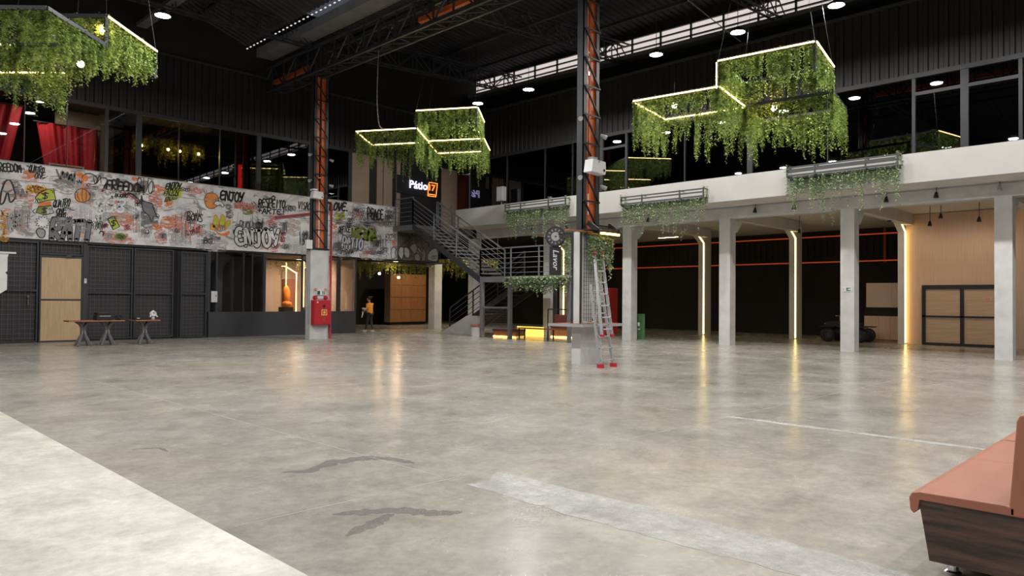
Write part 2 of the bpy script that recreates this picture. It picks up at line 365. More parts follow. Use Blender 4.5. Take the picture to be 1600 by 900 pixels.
# mural band
def mural_mat(name, dark=False):
    m, nt, b, N, L = newmat(name)
    tc = N('ShaderNodeTexCoord')
    def noise(s, st, d=6, r=0.65, dist=0.8):
        mp = N('ShaderNodeMapping'); mp.inputs['Scale'].default_value = st; mp.inputs['Location'].default_value = (s*1.7, s, s*0.3); L(tc.outputs['Object'], mp.inputs[0])
        n = N('ShaderNodeTexNoise'); n.inputs['Scale'].default_value = s; n.inputs['Detail'].default_value = d; n.inputs['Roughness'].default_value = r; n.inputs['Distortion'].default_value = dist
        L(mp.outputs[0], n.inputs['Vector']); return n.outputs['Fac']
    def ramp(src, p0, a, p1, c):
        cr = N('ShaderNodeValToRGB'); e = cr.color_ramp.elements; e[0].position = p0; e[1].position = p1; e[0].color = rgba(a); e[1].color = rgba(c)
        L(src, cr.inputs[0]); return cr.outputs[0]
    def mix(fac, a, c):
        mx = N('ShaderNodeMix'); mx.data_type = 'RGBA'; L(fac, mx.inputs[0])
        for k, s in ((6, a), (7, c)):
            if hasattr(s, 'is_linked'): L(s, mx.inputs[k])
            else: mx.inputs[k].default_value = rgba(s)
        return mx.outputs[2]
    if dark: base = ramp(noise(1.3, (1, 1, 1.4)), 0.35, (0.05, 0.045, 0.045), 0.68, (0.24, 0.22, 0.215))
    else: base = ramp(noise(1.1, (1, 1, 1.3)), 0.33, (0.50, 0.49, 0.495), 0.58, (0.86, 0.85, 0.855))
    if not dark:
        g = ramp(noise(0.9, (1, 1, 2.0), 5, 0.6, 1.5), 0.57, (0, 0, 0), 0.63, (0.8, 0.8, 0.8)); base = mix(g, base, (0.20, 0.20, 0.215))
        o = ramp(noise(0.95, (1, 1, 2.6), 6, 0.62, 1.0), 0.60, (0, 0, 0), 0.68, (0.8, 0.8, 0.8)); base = mix(o, base, (0.72, 0.26, 0.16))
        o2 = ramp(noise(1.4, (1, 1, 2.2), 6, 0.62, 1.4), 0.64, (0, 0, 0), 0.69, (0.9, 0.9, 0.9)); base = mix(o2, base, (0.80, 0.20, 0.05))
        w = ramp(noise(1.2, (1.2, 1, 1.6), 7, 0.7, 2.0), 0.60, (0, 0, 0), 0.66, (0.9, 0.9, 0.9)); base = mix(w, base, (0.78, 0.78, 0.80))
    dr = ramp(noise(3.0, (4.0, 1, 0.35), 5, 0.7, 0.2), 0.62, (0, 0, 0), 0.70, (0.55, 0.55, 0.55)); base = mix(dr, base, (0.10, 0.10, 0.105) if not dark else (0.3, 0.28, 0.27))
    L(base, b.inputs['Base Color']); b.inputs['Roughness'].default_value = 0.6
    return m
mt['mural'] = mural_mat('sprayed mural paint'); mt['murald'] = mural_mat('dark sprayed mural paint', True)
YM = YL-0.06                          # painted face of the band
mural = MB().box(-10, 20.88, YM, YL+0.15, 3.48, 5.98).build('wall_mural', mt['mural'], label='white and grey wall band covered in graffiti lettering', kind='structure')
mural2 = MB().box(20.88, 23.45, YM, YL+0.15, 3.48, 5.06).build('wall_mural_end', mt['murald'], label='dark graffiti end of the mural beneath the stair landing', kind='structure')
MB().box(-10, 14.2, YM-0.012, YM, 5.375, 5.40).build('ledge', mt['white'], mural)
MB().box(15.1, 20.88, YM-0.014, YM, 5.03, 5.06).build('ledge', mt['concd'], mural)
MB().box(-10, 20.88, YM-0.02, YL+0.16, 5.98, 6.01).build('coping', mt['white'], mural)
MB().box(-10, 18.6, YL-0.02, YL+0.25, 3.40, 3.48).build('trim_mural_base', mt['black'], label='black lintel under the mural', kind='structure')

# glazing above the mural
wx = [-10, -6, -2.5, 1.2, 4.2, 5.62, 6.87, 8.1, 9.19, 10.62, 12.2, 13.83, 16.16, 18.22]
wg = MB()
for x in wx:
    w = 0.09 if x in (9.19, 13.83, 18.22) else (0.06 if x in (16.16, 8.1) else 0.012)
    wg.box(x-w, x+w, YL-0.04, YL+0.06, 6.01, 8.3)
w1 = wg.build('window_1', mt['frame'], label='dark framed glazing above the mural', kind='structure')
for a, b in zip(wx[:-1], wx[1:]):
    MB().box(a+0.03, b-0.03, YL+0.005, YL+0.015, 6.01, 8.3).build('pane', mt['glassc'] if b < 8.5 else mt['glass'], w1)
# rooms behind: floor, back wall, ceiling
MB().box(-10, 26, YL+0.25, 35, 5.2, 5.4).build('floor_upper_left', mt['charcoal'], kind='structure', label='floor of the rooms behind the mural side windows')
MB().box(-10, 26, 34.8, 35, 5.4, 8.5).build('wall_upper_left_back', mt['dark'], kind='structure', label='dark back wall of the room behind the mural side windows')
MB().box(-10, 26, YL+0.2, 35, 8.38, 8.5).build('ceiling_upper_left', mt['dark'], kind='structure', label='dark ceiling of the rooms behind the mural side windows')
MB().box(6.9, 8.75, 30.2, 30.3, 7.62, 8.38).build('wall_bulkhead', mt['beige'], kind='structure', label='beige bulkhead above the red curtains')
MB().box(8.30, 8.75, 29.9, 30.2, 5.4, 8.38).build('wall_pier', mt['beige'], kind='structure', label='brown pier at the end of the red curtains')

# panels in the corner beside the stair landing
cw = thing('wall_corner_panels', (21, YL, 5.06), 'beige and black panels around the neon sign', None, kind='structure')
def panel(x0, x1, z0, z1, m, y=YL): MB().box(x0, x1, y, y+0.1, z0, z1).build('panel', m, cw)
panel(18.31, 19.27, 6.01, 8.28, mt['beige']); panel(19.27, 19.70, 6.01, 8.28, mt['black'], YL+0.05)
panel(19.70, 20.04, 6.01, 8.28, mt['beige']); panel(20.08, 20.59, 6.01, 8.28, mt['beige']); panel(20.04, 20.08, 6.01, 8.28, mt['black'], YL+0.05)
panel(20.59, 20.84, 6.01, 8.28, mt['black'], YL+0.05); panel(20.84, 21.06, 5.06, 8.28, mt['beige'])
panel(21.06, 23.65, 5.06, 8.28, mt['black'], YL+0.02); panel(23.65, 24.70, 5.06, 8.28, mt['beige'])
panel(24.70, 26.0, 5.06, 8.28, mt['leatherd'], YL+0.5)

# ---------------------------------------------------------------- left wall, ground floor
MB().box(-10, 5.0, YL+0.10, YL+0.2, 0, 3.42).build('wall_left_lower', mt['charcoal'], kind='structure', label='charcoal wall behind the wire mesh gates')
MB().box(5.0, 11.84, YL+0.16, YL+0.25, 0, 3.42).build('wall_gate_backing', mt['charcoal'], kind='structure', label='dark sheeting behind the wire mesh gates')
MB().box(11.84, 18.6, YL-0.04, YL+0.2, 0, 1.0).build('wall_shop_sill', mt['charcoal'], kind='structure', label='dark grey low wall below the shop window')
w2b = [11.84, 12.15, 13.25, 13.62, 14.15, 15.9, 17.7, 18.6]
sw = MB()
for x in w2b:
    w = 0.06 if x in (11.84, 14.15) else (0.09 if x == 17.7 else 0.03)
    sw.box(x-w, x+w, YL-0.03, YL+0.05, 1.0, 3.40)
w2 = sw.build('window_2', mt['steel'], label='shop window with dark posts under the mural', kind='structure')
for a, b in zip(w2b[:-1], w2b[1:]):
    MB().box(a+0.03, b-0.03, YL+0.005, YL+0.015, 1.0, 3.40).build('pane', mt['glassc'], w2)
# shop room behind
MB().box(14.15, 18.6, 33.0, 33.1, 0, 3.4).build('wall_shop_back', mt['pink'], kind='structure', label='rose coloured back wall of the lit shop')
MB().box(11.84, 14.15, 30.2, 30.3, 0, 3.4).build('wall_shop_dark', mt['charcoal'], kind='structure', label='dark partition in the left half of the shop')
MB().box(14.12, 14.2, 28.7, 33, 0, 3.4).build('wall_shop_partition', mt['charcoal'], kind='structure', label='dark partition beside the lit shop room')
MB().box(18.58, 18.68, 28.72, 33, 0, 3.4).build('wall_shop_end', mt['pink'], kind='structure', label='rose end wall of the shop beside the passage')
MB().box(11.84, 24.4, YL+0.2, 36, 3.42, 3.48).build('ceiling_shop', mt['charcoal'], kind='structure', label='dark ceiling over shop and passage')

# passage beyond
MB().box(18.7, 30.5, 38.0, 38.1, 0, 5.0).build('wall_passage', mt['dark'], kind='structure', label='black wall behind the brown cabinet')
pl = MB().box(24.45, 24.95, 29.95, 30.45, 0, 3.48).build('wall_passage_pillar', mt['conc'], kind='structure', label='grey pillar under the dark end of the mural')
MB().box(21.5, 24.95, 30.0, 30.4, 3.30, 3.48).build('lintel', mt['concd'], pl)

# ---------------------------------------------------------------- right side mezzanine
MB().box(22.85, 36, -16, 26.4, 5.02, 5.22).build('ceiling_mezzanine', mt['soffit'], kind='structure', label='pale soffit of the mezzanine slab')
MB().box(26.2, 36, 26.4, 44, 5.02, 5.22).build('ceiling_passage', mt['dark'], kind='structure', label='dark ceiling over the passage')
fas = MB().box(22.80, 22.95, -16, 26.4, 5.03, 5.88).build('wall_mezzanine_front', mt['white'], kind='structure', label='white parapet band along the mezzanine edge')
MB().box(22.95, 23.4, 26.25, 26.4, 5.03, 5.88).build('parapet_return', mt['white'], fas)
beam = MB().box(24.2, 24.62, -16, 26.4, 4.60, 5.02).build('trim_front_beam', mt['conc'], kind='structure', label='grey concrete beam across the front pillars')
MB().box(24.15, 24.2, -16, 24, 4.97, 5.02).build('cable_tray', mt['grey'], beam)
YP = [17.35, 13.02, 8.70, 4.46, 0.2, -4.1]
_pl = ['front concrete pillar beside the green board', 'front concrete pillar second from the green board', 'front concrete pillar with the green exit sign', 'front concrete pillar nearest the right edge of the view',
       'front concrete pillar first beyond the right edge of the view', 'front concrete pillar second beyond the right edge of the view']
for y, lab in zip(YP, _pl):
    p = MB().box(24.2, 24.62, y-0.215, y+0.215, 0, 4.60).build('pillar', mt['conc'], label=lab, kind='structure')
    MB().prism([(24.62, y-0.215, 4.6), (24.62, y-0.215, 4.12), (24.74, y-0.215, 4.12), (25.1, y-0.215, 4.5), (25.1, y-0.215, 4.6)], (0, 0.43, 0)).build('haunch', mt['conc'], p)
    MB().box(24.62, 30.6, y-0.13, y+0.13, 4.6, 5.02).build('cross_beam', mt['soffit'], p)
MB().box(24.2, 24.62, 21.5, 21.93, 0, 4.6).build('pillar', mt['conc'], label='front concrete pillar behind the stair platform', kind='structure')
_il = ['inner pillar with light strip behind the board side of the row', 'inner pillar with light strip at the middle of the black wall', 'inner pillar with light strip beside the wooden gate', 'inner pillar with light strip behind the clock']
for (y, lab) in zip([17.69, 13.30, 8.98, 26.38], _il):
    p = MB().box(30.6, 31.35, y-0.12, y+0.12, 0, 5.0).build('inner_pillar', mt['soffit'], label=lab, kind='structure')
    MB().prism([(30.6, y-0.12, 4.34), (29.9, y-0.12, 4.80), (29.9, y-0.12, 5.02), (30.6, y-0.12, 5.02)], (0, 0.24, 0)).build('haunch', mt['soffit'], p)
    s = MB(); s.box(30.60, 30.66, y-0.16, y-0.12, 0.05, 4.36); s.bar((30.62, y-0.135, 4.36), (29.92, y-0.135, 4.82), 0.025, 0.06); s.build('light_strip', mt['led'], p, 'glowing warm white light strip')
p = MB().box(24.2, 24.62, 26.6, 27.0, 0, 4.6).build('pillar', mt['conc'], label='front concrete pillar behind the lower stair flight', kind='structure')

# wooden wall with gate, rear right
ww = MB().box(30.72, 30.9, -16, 8.85, 0, 5.0).build('wall_right_wood', mt['wallwood'], kind='structure', label='oak panelled wall around the sliding gate')
MB().box(30.71, 30.72, -16, 4.3, 0, 5.0).build('plain_facing', mt['pink'], ww)

# upper glazing right
XR = 23.9
wy = [-16, -10, -4, -1.3, 1.3, 3.99, 5.33, 6.66, 9.2, 11.89, 14.5, 17.18, 18.45, 20.0, 21.6, 24.0, 26.57]
g = MB()
for y in wy:
    w = 0.10 if y in (5.33, 11.89, 18.45, -1.3) else (0.045 if y in (3.99, 6.66, 17.18) else 0.015)
    g.box(XR-0.04, XR+0.06, y-w, y+w, 5.22, 8.36)
for a, b in ((3.99, 6.66), (17.18, 18.45), (-4, 1.3)): g.box(XR-0.035, XR+0.05, a, b, 7.81, 7.91)
w3 = g.build('window_3', mt['frame'], label='dark framed glazing above the white parapet', kind='structure')
for a, b in zip(wy[:-1], wy[1:]):
    MB().box(XR+0.005, XR+0.015, a+0.02, b-0.02, 5.22, 8.36).build('pane', mt['glass'], w3)
wr = corrugated('Y', -16, 27.2, XR, 8.46, 10.68).build('wall_right', mt['clad'], label='black ribbed metal cladding above the mezzanine windows', kind='structure')
MB().box(XR-0.06, XR+0.1, -16, 27.2, 8.34, 8.48).build('bottom_flange', mt['frame'], wr)
MB().box(XR-0.07, XR+0.1, -16, 27.2, 10.66, 10.76).build('top_flange', mt['steel'], wr)
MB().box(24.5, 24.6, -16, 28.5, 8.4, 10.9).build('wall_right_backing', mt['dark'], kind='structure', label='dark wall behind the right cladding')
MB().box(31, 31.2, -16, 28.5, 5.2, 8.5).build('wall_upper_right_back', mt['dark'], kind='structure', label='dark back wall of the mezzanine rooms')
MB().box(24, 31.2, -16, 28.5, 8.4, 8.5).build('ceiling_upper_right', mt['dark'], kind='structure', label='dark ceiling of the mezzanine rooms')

# ---------------------------------------------------------------- roof
def roof_sheet(x0, z0, x1, z1, label):
    mb = MB(); vs = []; n = 0; y = -16.0; pitch = 0.30
    while y < 45:
        for dy, d in ((0, 0), (0.5*pitch, 0), (0.6*pitch, 0.05), (0.9*pitch, 0.05)):
            vs += [(x0, y+dy, z0+d), (x1, y+dy, z1+d)]; n += 1
        y += pitch
    mb.add(vs, [(2*i, 2*i+1, 2*i+3, 2*i+2) for i in range(n-1)])
    return mb.build('ceiling_roof', mt['roof'], label=label, kind='structure')
roof_sheet(14.3, 11.95, 20.2, 13.9, 'dark corrugated roof slope right of the gutter')
roof_sheet(20.2, 13.9, 26.6, 13.25, 'dark corrugated roof slope above the louvred windows')
roof_sheet(13.2, 11.85, 6.0, 14.2, 'dark corrugated roof slope left of the gutter')
roof_sheet(6.0, 14.2, -10.0, 12.0, 'dark corrugated roof slope at the upper left')
gt = MB().box(13.66, 14.28, -16, 28.4, 11.52, 11.60).box(13.62, 13.68, -16, 28.4, 11.5, 11.85).box(14.26, 14.32, -16, 28.4, 11.5, 11.95).build('trim_valley_gutter', mt['gutter'], label='pale metal valley gutter between the roof slopes', kind='structure')
MB().box(9.0, 9.36, -16, 28.4, 11.5, 11.62).build('trim_roof_beam', mt['steelm'], label='flat grey roof beam behind the lamp at the upper left', kind='structure')
dl = MB()
for k in range(150):
    y = 28.3-k*0.30
    dl.box(13.16, 13.20, y-0.045, y+0.045, 11.70, 11.73)
dl.build('trim_daylight_gaps', mt['day'], label='row of daylight gaps between corrugated roof edge and gutter', kind='structure')
for x, z in ((16.5, 12.5), (18.6, 13.2), (22.5, 13.5), (24.5, 13.3), (11, 12.4), (3.5, 13.7), (0, 13.2)):
    MB().box(x-0.05, x+0.05, -16, 45, z-0.12, z).build('trim_purlin', mt['roof'], label='dark roof purlin '+{16.5: 'on the right slope nearest the valley gutter', 18.6: 'just left of the right ridge', 22.5: 'just right of the right ridge', 24.5: 'nearest the louvred windows', 11: 'on the left slope nearest the valley gutter', 3.5: 'just left of the left ridge', 0: 'above the camera on the left slope'}[x], kind='structure')

# louvred clerestory, upper right
XC = 26.0
cl = MB()
zb = lambda y: 12.05+(y-10)*0.022
for y in [30.0-1.45*k for k in range(31)]:
    cl.box(XC-0.06, XC+0.0, y-0.035, y+0.035, zb(y)-0.15, zb(y)+0.95)
for k in range(4):
    z = 0.02+k*0.26
    cl.bar((XC-0.03, 30, zb(30)+z), (XC-0.03, -15, zb(-15)+z), 0.06, 0.05)
cs = cl.build('window_4', mt['steel'], label='louvred daylight windows under the right roof slope', kind='structure')
for k in range(3):
    for j in range(30):
        ya = 30.0-1.45*j-0.03; yb = ya-1.39; z0, z1 = 0.05+k*0.26, 0.25+k*0.26
        MB().add([(XC+0.02, ya, zb(ya)+z0), (XC+0.02, yb, zb(yb)+z0), (XC+0.02, yb, zb(yb)+z1), (XC+0.02, ya, zb(ya)+z1)], [(0, 1, 2, 3)]).build('louvre_pane', mt['day'], cs)
sill = MB().bar((XC-0.35, 30, zb(30)-0.14), (XC-0.35, -15, zb(-15)-0.14), 0.5, 0.16).build('trim_clerestory_sill', mt['steelm'], label='grey steel beam below the louvred windows', kind='structure')
MB().box(XC+0.05, XC+0.2, -16, 45, 11.5, 13.4).build('wall_clerestory', mt['dark'], label='dark wall beneath the louvred windows', kind='structure')

# ---------------------------------------------------------------- roof trusses
def box_truss(name, p, q, w, h, step, label, mat=None, bars=0.09, lace=0.05):
    """four chords from p to q (bottom centre line), with posts and diagonals"""
    p = Vector(p); q = Vector(q); d = (q-p); L_ = d.length; d.normalize(); s = d.cross(Vector((0, 0, 1))).normalized()*(w/2); up = Vector((0, 0, h))
    t = thing(name, p, label, None, kind='structure'); mat = mat or mt['steel']
    for o in (s, -s):
        for e in (Vector((0, 0, 0)), up): MB().bar(p+o+e, q+o+e, bars, bars).build('chord', mat, t)
    lc = MB(); n = max(1, int(L_/step))
    for i in range(n):
        a = p+d*(L_*i/n); b = p+d*(L_*(i+1)/n)
        for o in (s, -s):
            lc.bar(a+o, a+o+up, lace); lc.bar(*((a+o, b+o+up) if i % 2 == 0 else (a+o+up, b+o)), lace)
        lc.bar(a+s, b-s, lace*0.8); lc.bar(a+s, a-s, lace*0.8)
    lc.build('lacing', mat, t)
    return t
tr = box_truss('trim_main_truss', (14.45, 29, 10.20), (14.45, -14, 10.20), 0.6, 0.95, 0.95, 'dark lattice truss running between the orange columns')
for a, b in ((28.4, 25.5), (18.6, 12.2), (10.8, 1.0)):
    MB().bar((14.45, a, 10.62), (14.45, b, 10.62), 0.14, 0.16).build('orange_beam', mt['orange'], tr, 'orange steel beam inside the dark lattice')
for y, nm in ((25.2, 'far'), (18.6, 'second'), (11.6, 'third'), (4.9, 'near')):
    box_truss('trim_cross_truss', (14.6, y, 11.25), (25.9, y, 11.95), 0.3, 0.8, 0.9, 'dark roof truss crossing to the louvred windows, %s one' % nm, bars=0.06, lace=0.035)
    box_truss('trim_cross_truss', (14.2, y, 11.3), (-10, y, 11.1), 0.3, 0.75, 1.0, 'dark roof truss crossing above the mural side, %s one' % nm, bars=0.06, lace=0.035)

# ---------------------------------------------------------------- lattice columns
def lattice_column(x0, x1, y0, y1, zb, zt, label):
    t = thing('lattice_column', ((x0+x1)/2, (y0+y1)/2, 0), label, None, kind='structure')
    for a, b in ((x0, x0+0.14), (x1-0.14, x1)):
        MB().box(a, b, y0, y0+0.025, zb, zt).box(a if a == x0 else b-0.025, a+0.025 if a == x0 else b, y0, y1, zb, zt).build('steel_channel', mt['steel'], t)
    w = (x1-x0-0.16)/2
    MB().box(x0+0.06, x0+0.06+w-0.03, y0+0.06, y0+0.12, zb, zt).build('orange_web', mt['orange'], t, 'orange painted steel web')
    MB().box(x1-0.06-w+0.03, x1-0.06, y0+0.06, y0+0.12, zb, zt).build('orange_web', mt['orange'], t, 'orange painted steel web')
    lc = MB(); z = zb; k = 0
    while z+0.72 < zt:
        lc.box(x0, x1, y0-0.03, y0-0.005, z-0.02, z+0.02)
        lc.bar((x0+0.05, y0-0.02, z+0.70), (x1-0.05, y0-0.02, z+0.02), 0.03, 0.045, (0, 1, 0)); z += 0.72
    lc.build('lacing_bars', mt['black'], t)
    MB().box(x0-0.06, x1+0.06, y0-0.06, y1+0.06, zb-0.05, zb).build('base_plate', mt['black'], t)
    return t
colR = lattice_column(13.88, 14.54, 11.29, 11.49, 3.32, 12.0, 'orange and black lattice column above the ladder')
MB().box(13.8, 14.66, 11.27, 11.54, 0, 3.26).build('concrete_core', mt['conc'], colR)
MB().box(13.78, 13.82, 11.25, 11.29, 1.0, 3.27).box(13.78, 13.82, 11.5, 11.56, 1.0, 3.27).box(14.64, 14.68, 11.25, 11.29, 1.0, 3.27).build('angle_trim', mt['steel'], colR)
colL = lattice_column(14.36, 15.02, 25.02, 25.25, 3.50, 10.18, 'orange and black lattice column in front of the mural')
MB().box(14.28, 15.09, 25.0, 25.33, 0, 3.44).build('concrete_core', mt['conc'], colL)
MB().box(14.34, 15.04, 25.0, 25.25, 10.18, 12.0).build('head_casing', mt['frame'], colL)

# trellis on the ladder column, with hanging plants
tg = MB()
for k in range(9): tg.box(13.86+k*0.09-0.004, 13.86+k*0.09+0.004, 11.205, 11.213, 1.02, 3.1)
for k in range(21): tg.box(13.84, 14.62, 11.205, 11.213, 1.04+k*0.1-0.004, 1.04+k*0.1+0.004)
tg.build('trellis', mt['wiret'], colR, 'black wire trellis')

# bar table wrapped around the column
tb = thing('column_table', (14.2, 11.4, 0.94), 'brown topped bar table fixed round the column beside the ladder', 'table')
MB().box(13.42, 14.98, 10.89, 11.26, 0.955, 1.0).build('table_top', mt['tablewood'], tb)
MB().box(13.42, 13.79, 11.26, 11.55, 0.955, 1.0).build('table_top', mt['tablewood'], tb)
MB().box(14.67, 14.98, 11.26, 11.55, 0.955, 1.0).build('table_top', mt['tablewood'], tb)
MB().box(13.42, 14.98, 11.55, 11.95, 0.955, 1.0).build('table_top', mt['tablewood'], tb)
MB().box(13.40, 15.0, 10.87, 10.89, 0.93, 0.995).box(13.40, 13.42, 10.89, 11.97, 0.93, 0.995).box(14.98, 15.0, 10.89, 11.97, 0.93, 0.995).build('edge_band', mt['grey'], tb)
c = thing('coffee_cup', (14.07, 11.08, 1.0), 'black and white takeaway cup on the bar table', 'cup')
MB().lathe((14.07, 11.08, 1.0), [(0, 0), (0.028, 0), (0.036, 0.10)], 14).build('cup_body', mt['black'], c, smooth=True)
MB().lathe((14.07, 11.08, 1.03), [(0.032, 0), (0.035, 0.035)], 14).build('sleeve', mt['plastic'], c)
MB().lathe((14.07, 11.08, 1.10), [(0.039, 0), (0.037, 0.018), (0, 0.02)], 14).build('lid', mt['black'], c)
c = thing('food_container', (13.66, 11.0, 1.0), 'clear plastic tub with dark lid on the bar table corner', 'container')
MB().lathe((13.66, 11.0, 1.0), [(0, 0), (0.07, 0), (0.085, 0.05)], 16).build('tub', mt['plastic'], c, smooth=True)
MB().lathe((13.66, 11.0, 1.05), [(0.09, 0), (0.088, 0.012), (0, 0.014)], 16).build('lid', mt['grey'], c)
gl_ = thing('work_glove', (13.83, 10.98, 1.0), 'small yellow cloth lying between cup and tub on the bar table', 'cloth')
MB().sph((13.80, 10.98, 1.015), (0.05, 0.035, 0.016), 10, 6).sph((13.86, 10.97, 1.012), (0.035, 0.03, 0.012), 10, 6).build('folded_cloth', M('yellow cloth', (0.6, 0.38, 0.03), 0.8), gl_, smooth=True)

# bracket with warm linear light and the round clock sign on the column
bk = thing('column_bracket', (14.3, 11.3, 3.27), 'black bracket shelf with amber light on the ladder column', 'bracket')
MB().box(13.2, 14.1, 11.15, 11.28, 3.24, 3.28).build('arm', mt['tablewood'], bk)
MB().box(13.76, 14.9, 10.9, 11.26, 3.28, 3.31).build('shelf_plate', mt['black'], bk)
MB().bar((14.05, 10.88, 3.34), (14.85, 10.88, 3.34), 0.04, 0.04).bar((14.05, 11.22, 3.45), (14.85, 11.22, 3.45), 0.04, 0.04).bar((14.03, 10.86, 3.24), (14.03, 11.24, 3.5), 0.05, 0.12).bar((14.87, 10.86, 3.24), (14.87, 11.24, 3.5), 0.05, 0.12).build('frame', mt['black'], bk)
MB().bar((14.08, 10.87, 3.22), (14.82, 10.87, 3.22), 0.05, 0.05).build('light_tube', mt['ledc'], bk, 'amber light tube')
ck = thing('clock_sign', (13.9, 12.19, 2.2), 'black sign with round dial and vertical white word beside the ladder column', 'sign')
def face(mb, c, r0, r1, y, th, n=28):  # a ring facing the camera, in the plane whose normal is the view towards it
    pass
cn = Vector((-0.72, -0.69, 0)); cs_ = Vector((0.69, -0.72, 0)); cc = Vector((13.9, 12.19, 3.19))
def disc(mb, c, r, th, n=28, inner=0.0):
    ring = [c+cs_*(r*math.cos(2*math.pi*k/n))+Vector((0, 0, r*math.sin(2*math.pi*k/n))) for k in range(n)]
    mb.prism(ring, cn*th); return mb
disc(MB(), cc, 0.26, 0.06).build('rim', mt['black'], ck); disc(MB(), cc+cn*0.06, 0.225, 0.01).build('dial', mt['charcoal'], ck)
disc(MB(), cc+cn*0.07, 0.115, 0.012).build('hub', mt['grey'], ck); disc(MB(), cc+cn*0.082, 0.02, 0.01).build('hub_cap', mt['black'], ck)
nm = MB()
for k in range(12):
    a = 2*math.pi*k/12; e = cs_*math.cos(a)+Vector((0, 0, math.sin(a))); nm.bar(cc+cn*0.072+e*0.15, cc+cn*0.072+e*0.20, 0.022, 0.01, cn)
nm.build('hour_marks', mt['grey'], ck)
MB().bar(cc+Vector((0, 0, -0.25)), cc+Vector((0, 0, -0.98)), 0.30, 0.06, cn).build('sign_board', mt['black'], ck)
MB().bar(cc+Vector((0, 0, 0.06)), Vector((13.9, 11.5, 3.25)), 0.03, 0.03).build('arm', mt['black'], ck)

# ladder
ldr = thing('extension_ladder', (13.7, 10.3, 0), 'aluminium extension ladder with red feet leaning on the column', 'ladder')
def ladder_section(xa0, xb0, xa1, xb1, y0, z0, y1, z1, n, off):
    A0, B0, A1, B1 = Vector((xa0, y0+off, z0)), Vector((xb0, y0+off, z0)), Vector((xa1, y1+off, z1)), Vector((xb1, y1+off, z1))
    MB().bar(A0, A1, 0.03, 0.07, (0, 1, 0)).build('rail', mt['alu'], ldr); MB().bar(B0, B1, 0.03, 0.07, (0, 1, 0)).build('rail', mt['alu'], ldr)
    for k in range(n):
        u = (k+0.5)/n; MB().tube(A0.lerp(A1, u), B0.lerp(B1, u), 0.016, 8).build('rung', mt['alu'], ldr)
        b_ = MB(); 
        for e in (A0.lerp(A1, u), B0.lerp(B1, u)): b_.tube(e+Vector((0, -0.045, 0)), e+Vector((0, -0.036, 0)), 0.013, 8)
        b_.build('rung_rivet', mt['steel'], ldr)
ladder_section(13.42, 13.92, 13.68, 14.10, 10.36, 0.03, 10.87, 1.95, 7, 0.0)
ladder_section(13.54, 13.93, 13.92, 14.22, 10.48, 0.75, 11.02, 2.70, 7, -0.075)
for x in (13.42, 13.92): MB().box(x-0.035, x+0.035, 10.27, 10.43, 0, 0.09).build('foot', mt['red'], ldr, 'red rubber foot')
for x in (13.91, 14.22): MB().sph((x, 10.93, 2.73), (0.055, 0.04, 0.07), 10, 8).build('end_cap', mt['red'], ldr, 'red plastic end cap')
for x in (13.55, 13.93): MB().box(x-0.04, x+0.04, 10.36, 10.44, 0.72, 0.77).build('stop', mt['red'], ldr, 'red plastic stop')

# ---------------------------------------------------------------- things fixed on the columns
pj = thing('wall_projector', (14.2, 11.1, 5.0), 'white projector box strapped to the ladder column', 'projector')
def pjbox(c, w, h, d, par):
    c = Vector(c)
    MB().prism([c+Vector((-w/2, 0, -h/2)), c+Vector((w/2-0.03, 0, -h/2-0.02)), c+Vector((w/2, 0, -h/2+0.08)), c+Vector((w/2-0.02, 0, h/2-0.02)), c+Vector((-w/2+0.06, 0, h/2))], (0, d, 0)).build('body', mt['plastic'], par, bevel=0.01)
pjbox((14.13, 10.98, 4.88), 0.58, 0.32, 0.26, pj)
MB().lathe((14.33, 10.98, 4.80), [(0.0, -0.02), (0.03, -0.02), (0.035, 0.0)], 12, 'Y').build('lens', mt['black'], pj)
MB().box(14.10, 14.16, 10.97, 10.98, 4.97, 5.02).build('badge', mt['grey'], pj)
MB().box(14.05, 14.25, 11.12, 11.28, 5.06, 5.13).build('mount', mt['grey'], pj)
pj = thing('wall_projector', (14.4, 24.8, 5.4), 'white projector box fixed to the column in front of the mural', 'projector')
pjbox((14.42, 24.72, 5.54), 0.46, 0.28, 0.26, pj)
MB().box(14.22, 14.4, 24.74, 25.0, 5.70, 5.76).build('mount', mt['plastic'], pj)
MB().box(14.56, 14.60, 24.71, 24.72, 5.44, 5.48).build('lens', mt['black'], pj)
jb = thing('junction_box', (14.15, 24.95, 3.45), 'pale grey junction box low on the mural column', 'box')
MB().box(14.02, 14.28, 24.86, 25.0, 3.46, 3.80).build('cover', mt['plastic'], jb, bevel=0.01); MB().box(14.05, 14.25, 25.0, 25.05, 3.5, 3.76).build('back', mt['grey'], jb)
def clamp_spot(x, y, z, dx, label):
    t = thing('clamp_spotlight', (x, y, z), label, 'spotlight', 'small spotlights clamped to the columns')
    MB().tube((x, y, z), (x+dx*0.1, y-0.05, z+0.02), 0.015, 6).build('arm', mt['steel'], t)
    MB().tube((x+dx*0.06, y-0.05, z+0.03), (x+dx*0.2, y-0.12, z-0.03), 0.035, 10, 0.06).build('head', mt['grey'], t)
clamp_spot(13.9, 11.35, 6.05, -1, 'upper grey spotlight clamped left of the ladder column'); clamp_spot(13.9, 11.35, 4.60, -1, 'grey spotlight clamped left of the ladder column just below the projector')
clamp_spot(14.54, 11.35, 5.75, 1, 'grey spotlight clamped right of the ladder column'); clamp_spot(14.54, 11.35, 4.45, 1, 'lower grey spotlight clamped right of the ladder column')
clamp_spot(14.36, 25.1, 7.1, -1, 'upper grey spotlight clamped left of the mural column'); clamp_spot(15.02, 25.1, 7.0, 1, 'upper grey spotlight clamped right of the mural column')
